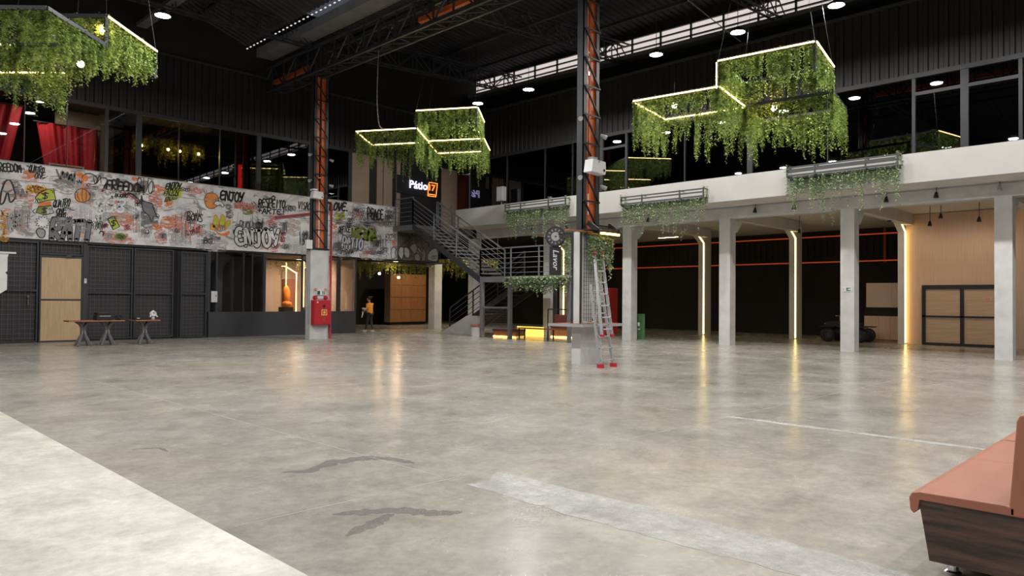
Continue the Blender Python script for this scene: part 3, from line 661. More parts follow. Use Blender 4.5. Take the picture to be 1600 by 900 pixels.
clamp_spot(14.36, 25.1, 6.1, -1, 'lower grey spotlight clamped left of the mural column'); clamp_spot(15.02, 25.1, 6.0, 1, 'lower grey spotlight clamped right of the mural column')
MB().tube((15.12, 24.93, 0), (15.12, 24.93, 5.25), 0.045, 10).tube((15.12, 24.93, 5.25), (15.12, 25.15, 5.35), 0.045, 10).build('fire_water_pipe', mt['redp'], label='red vertical pipe beside the mural column', cat='pipe', smooth=True)
MB().tube((15.06, 25.29, 5.4), (15.06, 25.29, 10.15), 0.03, 8).build('conduit', mt['gutter'], label='pale conduit running up the mural column', cat='pipe')
MB().tube((14.58, 11.46, 5.2), (14.58, 11.46, 10.0), 0.022, 8).build('conduit', mt['gutter'], label='pale conduit running up the ladder column', cat='pipe')
MB().tube((14.24, 25.05, 0.6), (14.24, 25.05, 3.4), 0.03, 8).build('conduit', mt['grey'], label='grey conduit on the left edge of the column base by the red cabinet', cat='pipe')
# red beam in front of the mural
MB().bar(PX(431, 340, 'Y', 28.38), PX(486, 334, 'Y', 28.38), 0.08, 0.10).build('sprinkler_pipe', mt['redp'], label='dull red pipe crossing the mural left of the column', cat='pipe')

fc = thing('fire_hose_cabinet', (14.72, 24.85, 0.52), 'red fire hose cabinet on the base of the mural column', 'cabinet')
MB().box(14.32, 15.06, 24.78, 25.0, 0.55, 1.50).build('body', mt['red'], fc, bevel=0.008)
MB().box(14.35, 15.03, 24.765, 24.78, 0.58, 1.47).build('door', mt['red'], fc)
MB().lathe((14.75, 24.762, 1.27), [(0.0, -0.01), (0.06, -0.01), (0.06, 0.004)], 16, 'Y').build('glass_port', mt['black'], fc)
MB().box(14.64, 14.88, 24.755, 24.765, 0.92, 1.14).build('emblem_plate', M('pale yellow plate', (0.75, 0.55, 0.18), 0.5), fc)
MB().box(14.67, 14.85, 24.752, 24.756, 0.95, 1.11).build('emblem_border', mt['red'], fc); MB().lathe((14.76, 24.75, 1.03), [(0, -0.003), (0.055, -0.003), (0.055, 0.003)], 14, 'Y').build('emblem_disc', M('yellow disc', (0.8, 0.5, 0.08), 0.5), fc)
for k in range(4): MB().box(14.71, 14.81, 24.758, 24.765, 0.68+k*0.045, 0.695+k*0.045).build('vent_slot', mt['leather'], fc)
MB().lathe((14.47, 24.76, 1.42), [(0, -0.01), (0.03, -0.01), (0.03, 0)], 10, 'Y').build('latch', mt['plastic'], fc)
es = thing('emergency_light', (14.7, 24.9, 1.6), 'exit sign with twin emergency lamps above the red cabinet', 'exit sign')
MB().box(14.53, 14.90, 24.93, 25.0, 1.70, 1.88).build('sign_plate', mt['plastic'], es)
MB().box(14.55, 14.66, 24.92, 24.93, 1.72, 1.86).box(14.77, 14.80, 24.92, 24.93, 1.72, 1.86).box(14.84, 14.87, 24.92, 24.93, 1.72, 1.86).build('pictogram', M('dark green print', (0.01, 0.08, 0.04), 0.6), es)
for x in (14.50, 14.93): MB().lathe((x, 24.95, 1.92), [(0, -0.04), (0.045, -0.03), (0.05, 0.03), (0, 0.04)], 12, 'Y').build('lamp_head', M('orange lamp cover %.2f' % x, (0.7, 0.25, 0.12), 0.5), es)
for x in (14.47, 14.93): MB().lathe((x, 24.94, 1.60), [(0, -0.05), (0.055, -0.05), (0.085, 0.0), (0.085, 0.05)], 16, 'Y').build('alarm_bell', mt['red'], es)
MB().box(14.58, 14.84, 24.96, 25.0, 1.55, 1.68).build('cable_plate', mt['conc'], es)
ex = thing('exit_sign', (24.18, 8.7, 1.6), 'white and green exit arrow sign on a front pillar', 'sign')
c0 = PX(1316.5, 455.5, 'X', 24.185); c1 = PX(1330.5, 448.5, 'X', 24.185)
MB().box(24.185, 24.2, c1.y, c0.y, c0.z, c1.z).build('plate', mt['plastic'], ex)
gm = M('exit sign green', (0.01, 0.14, 0.07), 0.6); ya, yb = c0.y, c1.y; w_ = ya-yb; h_ = c1.z-c0.z
MB().box(24.182, 24.185, ya-0.42*w_, yb+0.03, c0.z+0.02, c1.z-0.02).build('green_field', gm, ex)
MB().box(24.179, 24.182, ya-0.53*w_, ya-0.72*w_, c0.z+0.42*h_, c0.z+0.6*h_).add([(24.179, ya-0.72*w_, c0.z+0.2*h_), (24.179, ya-0.92*w_, c0.z+0.5*h_), (24.179, ya-0.72*w_, c0.z+0.8*h_)], [(0, 1, 2)]).build('arrow', mt['plastic'], ex)
MB().box(24.182, 24.185, ya-0.06*w_, ya-0.15*w_, c0.z+0.2*h_, c0.z+0.75*h_).box(24.182, 24.185, ya-0.24*w_, ya-0.29*w_, c0.z+0.35*h_, c0.z+0.62*h_).build('pictogram', mt['grey'], ex)

# ---------------------------------------------------------------- gates and door in the left wall
def mesh_gate(x0, x1, z0, z1, label, rail=None, gap=0.15, yoff=0.0, cat='gate'):
    t = thing('mesh_gate', ((x0+x1)/2, YL+yoff, z0), label, cat, 'black wire mesh gates under the mural')
    f = 0.05; y0, y1 = YL+yoff-0.03, YL+yoff+0.03
    MB().box(x0, x0+f, y0, y1, z0, z1).box(x1-f, x1, y0, y1, z0, z1).box(x0+f, x1-f, y0, y1, z0, z0+f).box(x0+f, x1-f, y0, y1, z1-f, z1).build('frame', mt['steel'], t)
    if rail: MB().box(x0+f, x1-f, y0, y1, rail-0.03, rail+0.03).build('middle_rail', mt['steel'], t)
    MB().box(x0+f, x1-f, YL+yoff+0.10, YL+yoff+0.12, z0+f, z1-f).build('back_sheet', mt['gateback'], t)
    w = MB(); x = x0+f+gap/2
    while x < x1-f: w.box(x-0.005, x+0.005, YL+yoff+0.0, YL+yoff+0.008, z0+f, z1-f); x += gap
    z = z0+f+gap/2
    while z < z1-f: w.box(x0+f, x1-f, YL+yoff-0.008, YL+yoff, z-0.005, z+0.005); z += gap
    w.build('wire_mesh', mt['wire'], t)
    return t
mesh_gate(3.2, 4.95, 0.02, 3.40, 'black wire mesh gate behind the white banner', 1.75, 0.16)
g_ = mesh_gate(4.97, 6.10, 0.02, 3.40, 'black wire mesh gate with padlock left of the oak door', 1.75, 0.16)
MB().box(5.80, 5.83, YL-0.06, YL-0.03, 1.25, 1.45).box(5.79, 5.84, YL-0.07, YL-0.03, 1.50, 1.6).build('handle', mt['chrome'], g_)
mesh_gate(6.14, 7.42, 2.98, 3.40, 'short wire mesh panel above the oak door', None, 0.13)
mesh_gate(7.56, 9.06, 0.06, 3.36, 'wide wire mesh gate right of the oak door', 1.70, 0.14)
mesh_gate(9.10, 10.50, 0.06, 3.36, 'wide wire mesh gate behind the small table', 1.70, 0.14)
mesh_gate(10.72, 11.72, 0.03, 3.32, 'narrow wire mesh gate beside the shop window', 1.70, 0.14, -0.12)
d1 = thing('door_1', (6.78, YL, 0), 'light oak door with black frame under the mural', None, kind='structure')
MB().box(6.13, 6.18, YL-0.05, YL+0.05, 0, 2.95).box(7.38, 7.43, YL-0.05, YL+0.05, 0, 2.95).box(6.18, 7.38, YL-0.05, YL+0.05, 2.89, 2.95).box(6.18, 7.38, YL-0.04, YL+0.04, 1.42, 1.47).box(6.18, 7.38, YL-0.04, YL+0.04, 0.0, 0.05).build('frame', mt['steel'], d1)
MB().box(6.18, 7.38, YL-0.02, YL+0.02, 0.05, 1.42).build('panel', mt['doorwood'], d1); MB().box(6.18, 7.38, YL-0.02, YL+0.02, 1.47, 2.89).build('panel', mt['doorwood'], d1)
MB().box(6.88, 7.06, YL-0.1, YL-0.05, 2.90, 2.96).bar((6.95, YL-0.09, 2.95), (7.15, YL-0.16, 3.0), 0.03, 0.02).build('door_closer', mt['chrome'], d1)
MB().box(7.43, 7.55, YL-0.06, YL+0.1, 0, 3.42).build('trim_gate_post', mt['charcoal'], label='charcoal post right of the oak door', kind='structure')
ic = thing('intercom', (7.5, YL-0.08, 2.0), 'small white intercom on the charcoal post', 'intercom')
MB().box(7.46, 7.54, YL-0.09, YL-0.06, 2.02, 2.19).build('case', mt['plastic'], ic, bevel=0.01); MB().box(7.48, 7.52, YL-0.094, YL-0.09, 2.12, 2.16).build('button', mt['grey'], ic)
MB().box(10.52, 10.70, YL+0.08, YL+0.14, 0, 3.40).build('trim_gate_gap', mt['dark'], label='black gap between two mesh gates', kind='structure')
sp_ = thing('safety_notice', (12.0, YL-0.05, 1.4), 'white notice box on the shop window post', 'notice')
MB().box(11.93, 12.17, YL-0.07, YL-0.03, 1.38, 1.82).build('box', mt['plastic'], sp_, bevel=0.006); MB().box(12.10, 12.13, YL-0.075, YL-0.07, 1.6, 1.68).build('latch', mt['steel'], sp_)
# white banner at the left edge
bn = thing('hanging_banner', (4.3, 26.0, 1.4), 'white banner on a top rail at the left edge of the view', 'banner')
MB().box(3.0, 4.98, 25.97, 26.03, 2.83, 2.88).build('rail', mt['plastic'], bn)
MB().prism([(3.2, 26.0, 2.83), (4.80, 26.0, 2.83), (4.77, 26.0, 2.72), (4.77, 26.0, 2.3), (4.72, 26.0, 2.26), (4.77, 26.0, 2.2), (4.77, 26.0, 1.75), (4.5, 26.0, 1.55), (3.2, 26.0, 1.45)], (0, 0.02, 0)).build('sheet', mt['plastic'], bn)
for x in (3.4, 4.2): MB().tube((x, 26, 2.88), (x, 26, 11.0), 0.008, 5).build('suspension_wire', mt['steel'], bn)

# ---------------------------------------------------------------- two tables on the left
def branch_leg(t, x, y):
    mb = []
    for k in range(4):
        a = math.pi/4+k*math.pi/2; c, s = math.cos(a), math.sin(a)
        pts = [Vector((x+0.27*c, y+0.27*s, 0.0)), Vector((x+0.15*c, y+0.15*s, 0.20)), Vector((x+0.065*c, y+0.065*s, 0.36)), Vector((x+0.045*c, y+0.045*s, 0.50)), Vector((x+0.07*c, y+0.07*s, 0.62)), Vector((x+0.15*c, y+0.15*s, 0.71)), Vector((x+0.25*c, y+0.25*s, 0.77))]
        m = MB()
        for p, q in zip(pts[:-1], pts[1:]): m.bar(p, q, 0.055, 0.055)
        m.build('leg', mt['steelm'], t)
t1 = thing('branch_leg_table', (7.1, 25.6, 0), 'long reddish table with two branching metal legs', 'table', 'branch leg tables')
MB().box(6.24, 7.84, 25.3, 25.9, 0.77, 0.81).build('table_top', mt['tablewood'], t1, bevel=0.005); branch_leg(t1, 6.72, 25.6); branch_leg(t1, 7.40, 25.6)
t2 = thing('branch_leg_table', (8.5, 25.5, 0), 'small reddish table with one branching metal leg', 'table', 'branch leg tables')
MB().box(8.14, 8.90, 25.2, 25.9, 0.77, 0.81).build('table_top', mt['tablewood'], t2, bevel=0.005); branch_leg(t2, 8.5, 25.52)
def pxbox(mb, x0, x1, y0, y1, Y, d):
    a = PX(x0, y1, 'Y', Y); b = PX(x1, y0, 'Y', Y); mb.box(a.x, b.x, Y, Y+d, a.z, b.z); return mb
pr = thing('printer', (7.3, 25.5, 0.81), 'black printer on the long reddish table', 'printer')
MB().box(7.04, 7.48, 25.4, 25.8, 0.812, 0.97).build('body', mt['black'], pr, bevel=0.012); MB().box(7.06, 7.40, 25.42, 25.76, 0.985, 1.06).build('scanner_lid', mt['black'], pr, bevel=0.01)
MB().box(7.12, 7.44, 25.39, 25.4, 0.93, 0.955).build('paper_slot', mt['grey'], pr); MB().box(7.08, 7.38, 25.44, 25.74, 0.97, 0.985).build('hinge_strip', mt['steel'], pr)
cm = thing('cable_bundle', (7.65, 25.5, 0.81), 'tangle of black cables beside the printer', 'cables')
for k in range(6):
    cx, cy = 7.70+random.uniform(-0.07, 0.07), 25.5+random.uniform(-0.08, 0.08); r_ = random.uniform(0.05, 0.085); tl = random.uniform(0.2, 1.1)
    pts = [Vector((cx+r_*math.cos(a), cy+r_*math.sin(a)*math.cos(tl), 0.90+r_*math.sin(a)*math.sin(tl)*0.95)) for a in [i*math.pi/7 for i in range(15)]]
    MB().path(pts, 0.011, 5).build('cable_loop', mt['rubber'], cm)
MB().box(7.62, 7.76, 25.44, 25.54, 0.812, 0.90).build('adapter', mt['black'], cm, bevel=0.01)
tp = thing('laptop', (8.4, 25.5, 0.81), 'closed black laptop on the small reddish table', 'laptop')
MB().box(8.16, 8.64, 25.35, 25.7, 0.812, 0.835).build('base', mt['black'], tp); MB().box(8.16, 8.64, 25.35, 25.7, 0.838, 0.855).build('lid', mt['black'], tp); MB().box(8.22, 8.3, 25.36, 25.38, 0.855, 0.875).build('white_dongle', mt['plastic'], tp)
wf = thing('white_figurine', (8.76, 25.5, 0.81), 'small white figurine with open arms on the small table', 'figurine')
MB().lathe((8.76, 25.5, 0.81), [(0.0, 0), (0.055, 0), (0.05, 0.06), (0.06, 0.12), (0.035, 0.16)], 14).build('body', mt['plastic'], wf, smooth=True)
MB().lathe((8.76, 25.5, 0.93), [(0.10, 0.0), (0.115, 0.07), (0.085, 0.14), (0.0, 0.2)], 14).build('hood', mt['plastic'], wf, smooth=True)
MB().sph((8.76, 25.41, 1.03), (0.045, 0.03, 0.055), 10, 8).build('face', mt['grey'], wf, smooth=True)
for s in (-1, 1): MB().tube((8.76+s*0.05, 25.47, 0.99), (8.76+s*0.12, 25.44, 0.90), 0.022, 8).build('arm', mt['plastic'], wf)

# ---------------------------------------------------------------- neon sign
def text_obj(txt, size=1.0, offset=0.0, shear=0.0, bevel=0.0, fill=True, spacing=1.0):
    cu = bpy.data.curves.new('t', 'FONT'); cu.body = txt; cu.size = size; cu.offset = offset; cu.shear = shear; cu.space_character = spacing
    cu.resolution_u = 2; cu.fill_mode = 'FRONT' if fill else 'NONE'; cu.dimensions = '2D' if fill else '3D'
    if bevel: cu.bevel_depth = bevel; cu.bevel_resolution = 1
    o = bpy.data.objects.new('t', cu); COL.objects.link(o)
    dg = bpy.context.evaluated_depsgraph_get(); me = bpy.data.meshes.new_from_object(o.evaluated_get(dg))
    vs = [tuple(v.co) for v in me.vertices]; fs = [tuple(p.vertices) for p in me.polygons]
    bpy.data.objects.remove(o); bpy.data.curves.remove(cu); bpy.data.meshes.remove(me)
    return vs, fs
def text_fit(txt, O, U, V, out, ref=None, **kw):
    """lettering mapped so its outline box fills the parallelogram O, O+U, O+V; ref gives the box of another style of the same words"""
    vs, fs = text_obj(txt, **kw)
    rv = vs if ref is None else text_obj(txt, **ref)[0]
    x0, x1 = min(v[0] for v in rv), max(v[0] for v in rv); y0, y1 = min(v[1] for v in rv), max(v[1] for v in rv)
    O = Vector(O); U = Vector(U); V = Vector(V); n = Vector(out)
    k = U.length/(x1-x0)
    return MB().add([O+U*((v[0]-x0)/(x1-x0))+V*((v[1]-y0)/(y1-y0))+n*(v[2]*k+1.0*0) for v in vs], fs)
ns = thing('neon_sign', (22.4, YL-0.08, 6.7), 'white and orange neon sign reading Pátio 17 above the stair landing', 'neon sign')
yN = YL-0.06
def nb(x0, y0, x1, y1): a = PX(x0, y1, 'Y', yN); b = PX(x1, y0, 'Y', yN); return a, b
a = PX(640, 293.5, 'Y', yN); b = PX(668, 297, 'Y', yN); top = PX(640, 281, 'Y', yN)
text_fit('Pátio', a, (b.x-a.x, 0, 0), (0, 0, (top.z-a.z)), (0, -1, 0), bevel=0.018, fill=False).build('lettering', mt['neonw'], ns, 'glowing white outline letters')
a = PX(670.5, 297.5, 'Y', yN); b = PX(680, 298.5, 'Y', yN); top = PX(670.5, 288, 'Y', yN)
text_fit('17', a, (b.x-a.x, 0, 0), (0, 0, (top.z-a.z)), (0, -1, 0), bevel=0.022, fill=False).build('lettering', mt['neono'], ns, 'glowing orange outline number')
x0, x1, z0, z1 = a.x-0.07, b.x+0.10, a.z-0.28, top.z+0.10
MB().path([(x0, yN, z0), (x1-0.05, yN, z0), (x1-0.02, yN, z0+0.22), (x1+0.04, yN, z1), (x0+0.08, yN, z1), (x0, yN, z0+0.5), (x0, yN, z0)], 0.014, 6).build('border_tube', mt['neono'], ns)
ln = MB()
for k in range(5): ln.tube((x0+0.06+k*0.085, yN, z0+0.09), (x0+0.11+k*0.085, yN, z0+0.09), 0.02, 6)
ln.build('small_lettering', mt['neono'], ns)
MB().box(a.x-1.95, x1+0.1, yN+0.03, YL+0.02, z0-0.05, z1+0.15).build('backing', mt['black'], ns)
# clock sign lettering
O_ = cc+cn*0.04+Vector((0, 0, -0.34))+cs_*(-0.06)
text_fit('Lavor', O_, Vector((0, 0, -0.52)), cs_*0.15, cn, shear=0.25, offset=0.01).build('lettering', mt['plastic'], ck, 'white vertical lettering')

# ---------------------------------------------------------------- steel staircase
st = thing('steel_staircase', (21.5, 24, 0), 'dark grey steel staircase with horizontal bar railings up to the neon sign', 'staircase')
SM = mt['steelm']
XA, XB, XF = 20.6, 22.05, 23.65
ZL, ZU = 2.53, 5.05
Y0, Y1 = 22.25, 26.9                        # upper flight run
MB().box(XA, XF, 20.45, Y0, ZL-0.22, ZL).build('landing', SM, st)
MB().box(XA, 21.8, 17.3, 20.45, ZL-0.20, ZL).build('platform', SM, st)
MB().box(XA, 24.4, Y1, YL-0.08, ZU-0.24, ZU).build('upper_landing', SM, st)
def stringer(x, ya, za, yb, zb, h=0.26):
    MB().prism([(x-0.03, ya, za-h), (x-0.03, ya, za+0.02), (x-0.03, yb, zb+0.02), (x-0.03, yb, zb-h)], (0.06, 0, 0)).build('stringer', mt['steel'], st)
stringer(XA+0.02, Y0, ZL, Y1, ZU); stringer(XB, Y0, ZL, Y1, ZU)
n = 14
for k in range(1, n):
    y = Y0+(Y1-Y0)*(k-0.5)/n; z = ZL+(ZU-ZL)*k/n
    MB().box(XA+0.06, XB-0.03, y-0.02, y+(Y1-Y0)/n+0.02, z-0.04, z).build('step', SM, st)
stringer(22.3, 21.3, ZL, 26.15, 0.05); stringer(XF, 21.3, ZL, 26.15, 0.05)
for k in range(1, 14):
    y = 21.3+(26.15-21.3)*(k+0.0)/14; z = ZL*(1-k/14)
    MB().box(22.34, XF-0.03, y-0.18, y+0.18, z-0.04, z).build('step', mt['steel'], st)
def railing(pts, nposts, h=1.15, rails=5, mat=SM, ends=True):
    """top rail, bars and posts along a 3D foot line"""
    pts = [Vector(p) for p in pts]
    for a, b in zip(pts[:-1], pts[1:]):
        for k in range(nposts+1):
            p = a.lerp(b, k/nposts)
            if k == 0 and a is not pts[0]: continue
            MB().box(p.x-0.025, p.x+0.025, p.y-0.025, p.y+0.025, p.z-0.02, p.z+h).build('rail_post', mat, st)
        MB().bar(a+Vector((0, 0, h)), b+Vector((0, 0, h)), 0.05, 0.05).build('handrail', mat, st)
        for j in range(rails):
            z = 0.14+j*(h-0.16)/rails
            MB().tube(a+Vector((0, 0, z)), b+Vector((0, 0, z)), 0.014, 6).build('rail_bar', mat, st)
railing([(XA+0.02, YL-0.25, ZU+0.05), (XA+0.02, Y1, ZU+0.05)], 1, 1.22)
railing([(XA+0.02, Y1, ZU+0.05), (XA+0.02, Y0, ZL+0.05)], 3)
railing([(XA+0.02, Y0, ZL), (XA+0.02, 20.45, ZL), (XA+0.02, 17.35, ZL)], 1, 1.15)
MB().box(XA-0.0, XA+0.05, 18.9, 18.95, ZL, ZL+1.15).build('rail_post', SM, st)
railing([(XB, Y1, ZU+0.05), (XB, Y0, ZL+0.05)], 3)
railing([(XB+0.1, Y1, ZU), (23.0, Y1, ZU)], 1, 1.15)
railing([(22.3, 21.3, ZL+0.02), (22.3, 26.15, 0.08)], 3, 1.1, 4, mt['steel'])
for y in (22.17, 20.53): MB().box(XA, XA+0.14, y-0.07, y+0.07, 0, ZL-0.22).build('support_post', SM, st)
MB().box(XA+0.02, XA+0.14, 17.36, 17.48, 0, ZL-0.2).build('support_post', SM, st)
MB().box(23.4, 23.54, 20.5, 20.64, 0, ZL-0.22).build('support_post', mt['steel'], st)
dlt = thing('stair_downlight', (20.75, 20.85, 2.3), 'small warm downlight under the stair landing', 'light')
MB().box(20.66, 20.84, 20.7, 20.95, 2.285, 2.309).build('case', mt['plastic'], dlt); MB().box(20.68, 20.82, 20.72, 20.93, 2.28, 2.286).build('diffuser', EM('small warm downlight', (1, 0.75, 0.5), 5), dlt)
# mesh guard between the posts, plinth and stool beneath
MB().box(20.64, 20.70, 20.6, 22.1, 1.22, 1.29).box(20.64, 20.70, 20.6, 22.1, 0.38, 0.45).build('guard_frame', SM, st)
wm = MB()
for k in range(16): wm.box(20.665, 20.675, 20.62+k*0.098, 20.63+k*0.098, 0.45, 1.22)
for k in range(8): wm.box(20.66, 20.665, 20.6, 22.1, 0.5+k*0.098, 0.51+k*0.098)
wm.build('guard_mesh', mt['wire'], st)
MB().prism([(21.7, 26.15, 0), (21.7, 23.6, 0), (21.7, 23.6, 0.85), (21.7, 24.3, 0.85)], (0.25, 0, 0)).build('stair_plinth', mt['conc'], label='pale sloped plinth beside the lower stair flight', cat='plinth')
sl = thing('drum_stool', (21.0, 22.95, 0), 'white drum stool with brown cushion by the stair post', 'stool')
MB().lathe((21.0, 22.9, 0), [(0, 0), (0.2, 0), (0.2, 0.42), (0, 0.42)], 20).build('drum', mt['plastic'], sl, smooth=False); MB().lathe((21.0, 22.9, 0.42), [(0.24, 0), (0.26, 0.05), (0.24, 0.1), (0, 0.11)], 20).build('cushion', mt['leather'], sl, smooth=True)

# seating below the stairs with amber plinth lights
def banquette(x0, x1, y0, y1, h, label, back=True):
    t = thing('banquette', ((x0+x1)/2, (y0+y1)/2, 0), label, 'bench')
    MB().box(x0+0.05, x1-0.02, y0+0.02, y1-0.02, 0.08, h-0.1).build('base', mt['cabwood'], t); MB().box(x0, x1, y0, y1, h-0.1, h).build('seat', mt['leatherd'], t, bevel=0.02)
    if back: MB().box(x1-0.12, x1, y0, y1, h, h+0.45).build('backrest', mt['leatherd'], t, bevel=0.02)
    MB().box(x0+0.02, x0+0.05, y0+0.02, y1-0.02, 0.02, 0.06).build('light_strip', mt['ledc'], t, 'amber light strip at floor level')
banquette(23.0, 23.38, 19.05, 20.44, 0.52, 'maroon banquette with amber plinth light behind the wooden bench')
banquette(21.3, 21.9, 20.8, 22.2, 0.36, 'low brown platform with amber light behind the mesh guard', False)
wb = thing('wooden_bench', (21.2, 19.9, 0), 'thin wooden bench on black legs below the stair platform', 'bench')
MB().box(20.95, 21.35, 18.6, 20.5, 0.42, 0.46).build('seat', mt['tablewood'], wb)
for x in (20.98, 21.30):
    for y in (18.75, 20.3): MB().box(x-0.02, x+0.02, y-0.02, y+0.02, 0, 0.42).build('leg', mt['black'], wb)
MB().box(22.9, 22.95, 20.75, 22.3, 0.0, 0.42).build('lit_wall_panel', mt['plinth'], label='wall panel behind the wooden bench with its amber lighting made as glow', cat='wall panel')  # emission stands in for the amber light falling on this wall
hr = thing('handrail_fence', (22.6, 19.0, 0), 'thin dark rail fence behind the wooden bench', 'railing')
MB().bar((22.6, 20.2, 1.2), (22.6, 17.4, 1.2), 0.05, 0.05).build('rail', mt['steel'], hr)
for y in (20.2, 18.8, 17.4): MB().box(22.58, 22.62, y-0.02, y+0.02, 0, 1.2).build('post', mt['steel'], hr)

# ---------------------------------------------------------------- under the mezzanine
tubes = [(3.5, 'lower orange neon tube along the black rear wall'), (4.72, 'upper orange neon tube along the black rear wall')]
ot = EM('dim orange neon tube', (1.0, 0.15, 0.05), 0.13)
for z, lab in tubes:
    t = thing('orange_tube', (35.0, 18, z), lab, 'tube light', 'orange tubes on the rear wall')
    MB().tube((34.9, 9.2, z), (34.9, 30, z), 0.03, 8).build('tube', ot, t)
    for y in (10, 14, 18, 22, 26): MB().box(34.93, 35.0, y-0.03, y+0.03, z-0.06, z+0.06).build('clip', mt['black'], t)
MB().box(34.99, 35.06, 10.9, 11.0, 3.4, 5.0).build('orange_upright', M('dim orange paint', (0.3, 0.05, 0.02), 0.6), label='orange upright post on the rear wall right end', cat='post')
rb = corrugated('Y', 9.2, 30, 35.08, 3.75, 4.6, 0.3, 0.05).build('wall_rear_ribs', mt['dark'], label='black ribbed strip between the two orange tubes', kind='structure')
kc = MB().box(31.9, 32.1, 9.15, 10.75, 0, 2.45).build('wall_kiosk', mt['dark'], kind='structure', label='black kiosk wall left of the wooden gate')
MB().box(31.84, 31.9, 9.15, 10.68, 1.40, 2.40).build('hatch_board', mt['pink'], kc, 'pale hatch board'); MB().box(31.84, 31.9, 9.15, 10.76, 0.08, 1.04).build('counter_front', mt['wallwood'], kc, 'wooden counter front')
for y in (9.75, 10.2): MB().box(31.835, 31.842, y-0.006, y+0.006, 0.1, 1.0).build('panel_joint', mt['tablewood'], kc)
MB().box(31.835, 31.842, 9.68, 9.69, 1.42, 2.38).build('panel_joint', mt['beige'], kc)
MB().box(31.2, 31.9, 9.15, 10.76, 0.0, 0.06).build('kick_step', mt['tablewood'], kc)

gt_ = thing('sliding_gate', (30.65, 6.93, 0), 'wooden sliding gate with black frame under the mezzanine', 'gate')
gf = MB(); x0, x1 = 30.60, 30.70; ya, yb = 8.26, 5.45
gf.box(x0, x1, yb, ya, 2.12, 2.27); gf.box(x0, x1, yb, ya, 0.0, 0.10)
for y in (ya-0.06, 6.93, yb+0.06): gf.box(x0, x1, y-0.06, y+0.06, 0.1, 2.12)
gf.box(x0, x1, yb, ya, 1.06, 1.12); gf.build('frame', mt['black'], gt_)
for a, b in ((yb+0.12, 6.87), (6.99, ya-0.12)):
    for c_, d_ in ((0.1, 1.06), (1.12, 2.12)): MB().box(30.66, 30.70, a, b, c_, d_).build('panel', mt['gatewood'], gt_)
a = PX(1538, 470, 'X', 30.65); b = PX(1549, 465, 'X', 30.65)
MB().box(30.645, 30.66, b.y, a.y, a.z, b.z).build('notice', M('pink notice', (0.75, 0.42, 0.38), 0.6), gt_, 'small pink notice'); nl = MB()
for k in range(3): nl.box(30.642, 30.645, b.y+0.02, a.y-0.02, a.z+0.02+k*0.035, a.z+0.03+k*0.035)
nl.build('notice_lines', mt['red'], gt_)

# quad bike in the dark
qb = thing('quad_bike', (30.2, 10.9, 0), 'black quad bike parked in the dark behind the pillar with exit sign', 'quad bike')
def wheel(x, y):
    w = thing('wheel', (x, y, 0.28), None, None); w.parent = qb; w.location = Vector((x, y, 0.28))-WLOC[qb]
    MB().lathe((x, y, 0.28), [(0.13, -0.1), (0.25, -0.11), (0.28, -0.06), (0.28, 0.06), (0.25, 0.11), (0.13, 0.1), (0.13, -0.1)], 20, 'X').build('tyre', mt['rubber'], w, smooth=True)
    MB().lathe((x, y, 0.28), [(0, -0.06), (0.13, -0.05), (0.13, 0.05), (0, 0.06)], 12, 'X').build('rim', mt['steel'], w)
for x in (29.75, 30.75):
    for y in (11.45, 10.25): wheel(x, y)
MB().box(30.0, 30.5, 10.3, 11.4, 0.3, 0.55).build('chassis', mt['black'], qb, bevel=0.05); MB().box(30.05, 30.45, 10.3, 11.0, 0.6, 0.78).build('seat', mt['rubber'], qb, bevel=0.06)
MB().prism([(29.95, 11.0, 0.55), (29.95, 11.75, 0.6), (29.95, 11.6, 0.8), (29.95, 11.1, 0.85)], (0.6, 0, 0)).build('front_cowl', mt['black'], qb, bevel=0.03)
for x in (29.6, 30.6):
    for y in (11.45, 10.25): MB().box(x, x+0.3, y-0.3, y+0.3, 0.6, 0.64).build('fender', mt['black'], qb, bevel=0.015)
MB().tube((29.8, 11.15, 1.05), (30.7, 11.15, 1.05), 0.018, 8).tube((30.25, 11.15, 0.8), (30.25, 11.15, 1.05), 0.03, 8).build('handlebar', mt['chrome'], qb)
for x in (30.08, 30.42): MB().sph((x, 11.66, 0.7), 0.05, 10, 8).build('headlight', mt['plastic'], qb)

# red cooler and green board by the first pillar
rc = thing('drinks_cooler', (26.2, 19.85, 0), 'tall red drinks cooler behind the ladder', 'cooler')
MB().box(26.0, 26.6, 19.55, 20.1, 0.1, 2.15).build('cabinet', mt['red'], rc, bevel=0.02); MB().box(25.96, 26.0, 19.58, 20.07, 0.3, 1.75).build('door', mt['leatherd'], rc); MB().box(25.94, 25.97, 19.95, 20.0, 0.7, 1.2).build('handle', mt['chrome'], rc); MB().box(25.97, 26.0, 19.6, 20.05, 1.82, 2.1).build('header', mt['red'], rc)
for y in (19.62, 20.03): MB().box(26.05, 26.1, y-0.03, y+0.03, 0, 0.1).build('foot', mt['black'], rc)
grn = M('green board print', (0.06, 0.15, 0.06), 0.5, var=0.3, scale=6)
gb = thing('green_board', (24.9, 17.0, 0), 'green advertising board standing beside the front pillar', 'sign board')
a = PX(995, 530, 'X', 24.75); b = PX(1007, 530, 'X', 24.75)
MB().prism([(24.75, a.y+0.2, 0), (24.75, b.y, 0), (24.82, b.y+0.05, 1.05), (24.82, a.y+0.2, 1.05)], (0.03, 0, 0)).build('panel', grn, gb); MB().bar((24.9, a.y, 0.98), (25.15, a.y, 0), 0.03).build('stay', mt['steel'], gb)
bl = MB(); bl.box(24.765, 24.772, a.y-0.12, a.y-0.02, 0.55, 0.70); bl.box(24.768, 24.775, a.y-0.14, a.y-0.02, 0.40, 0.44); bl.build('lettering', mt['plastic'], gb)

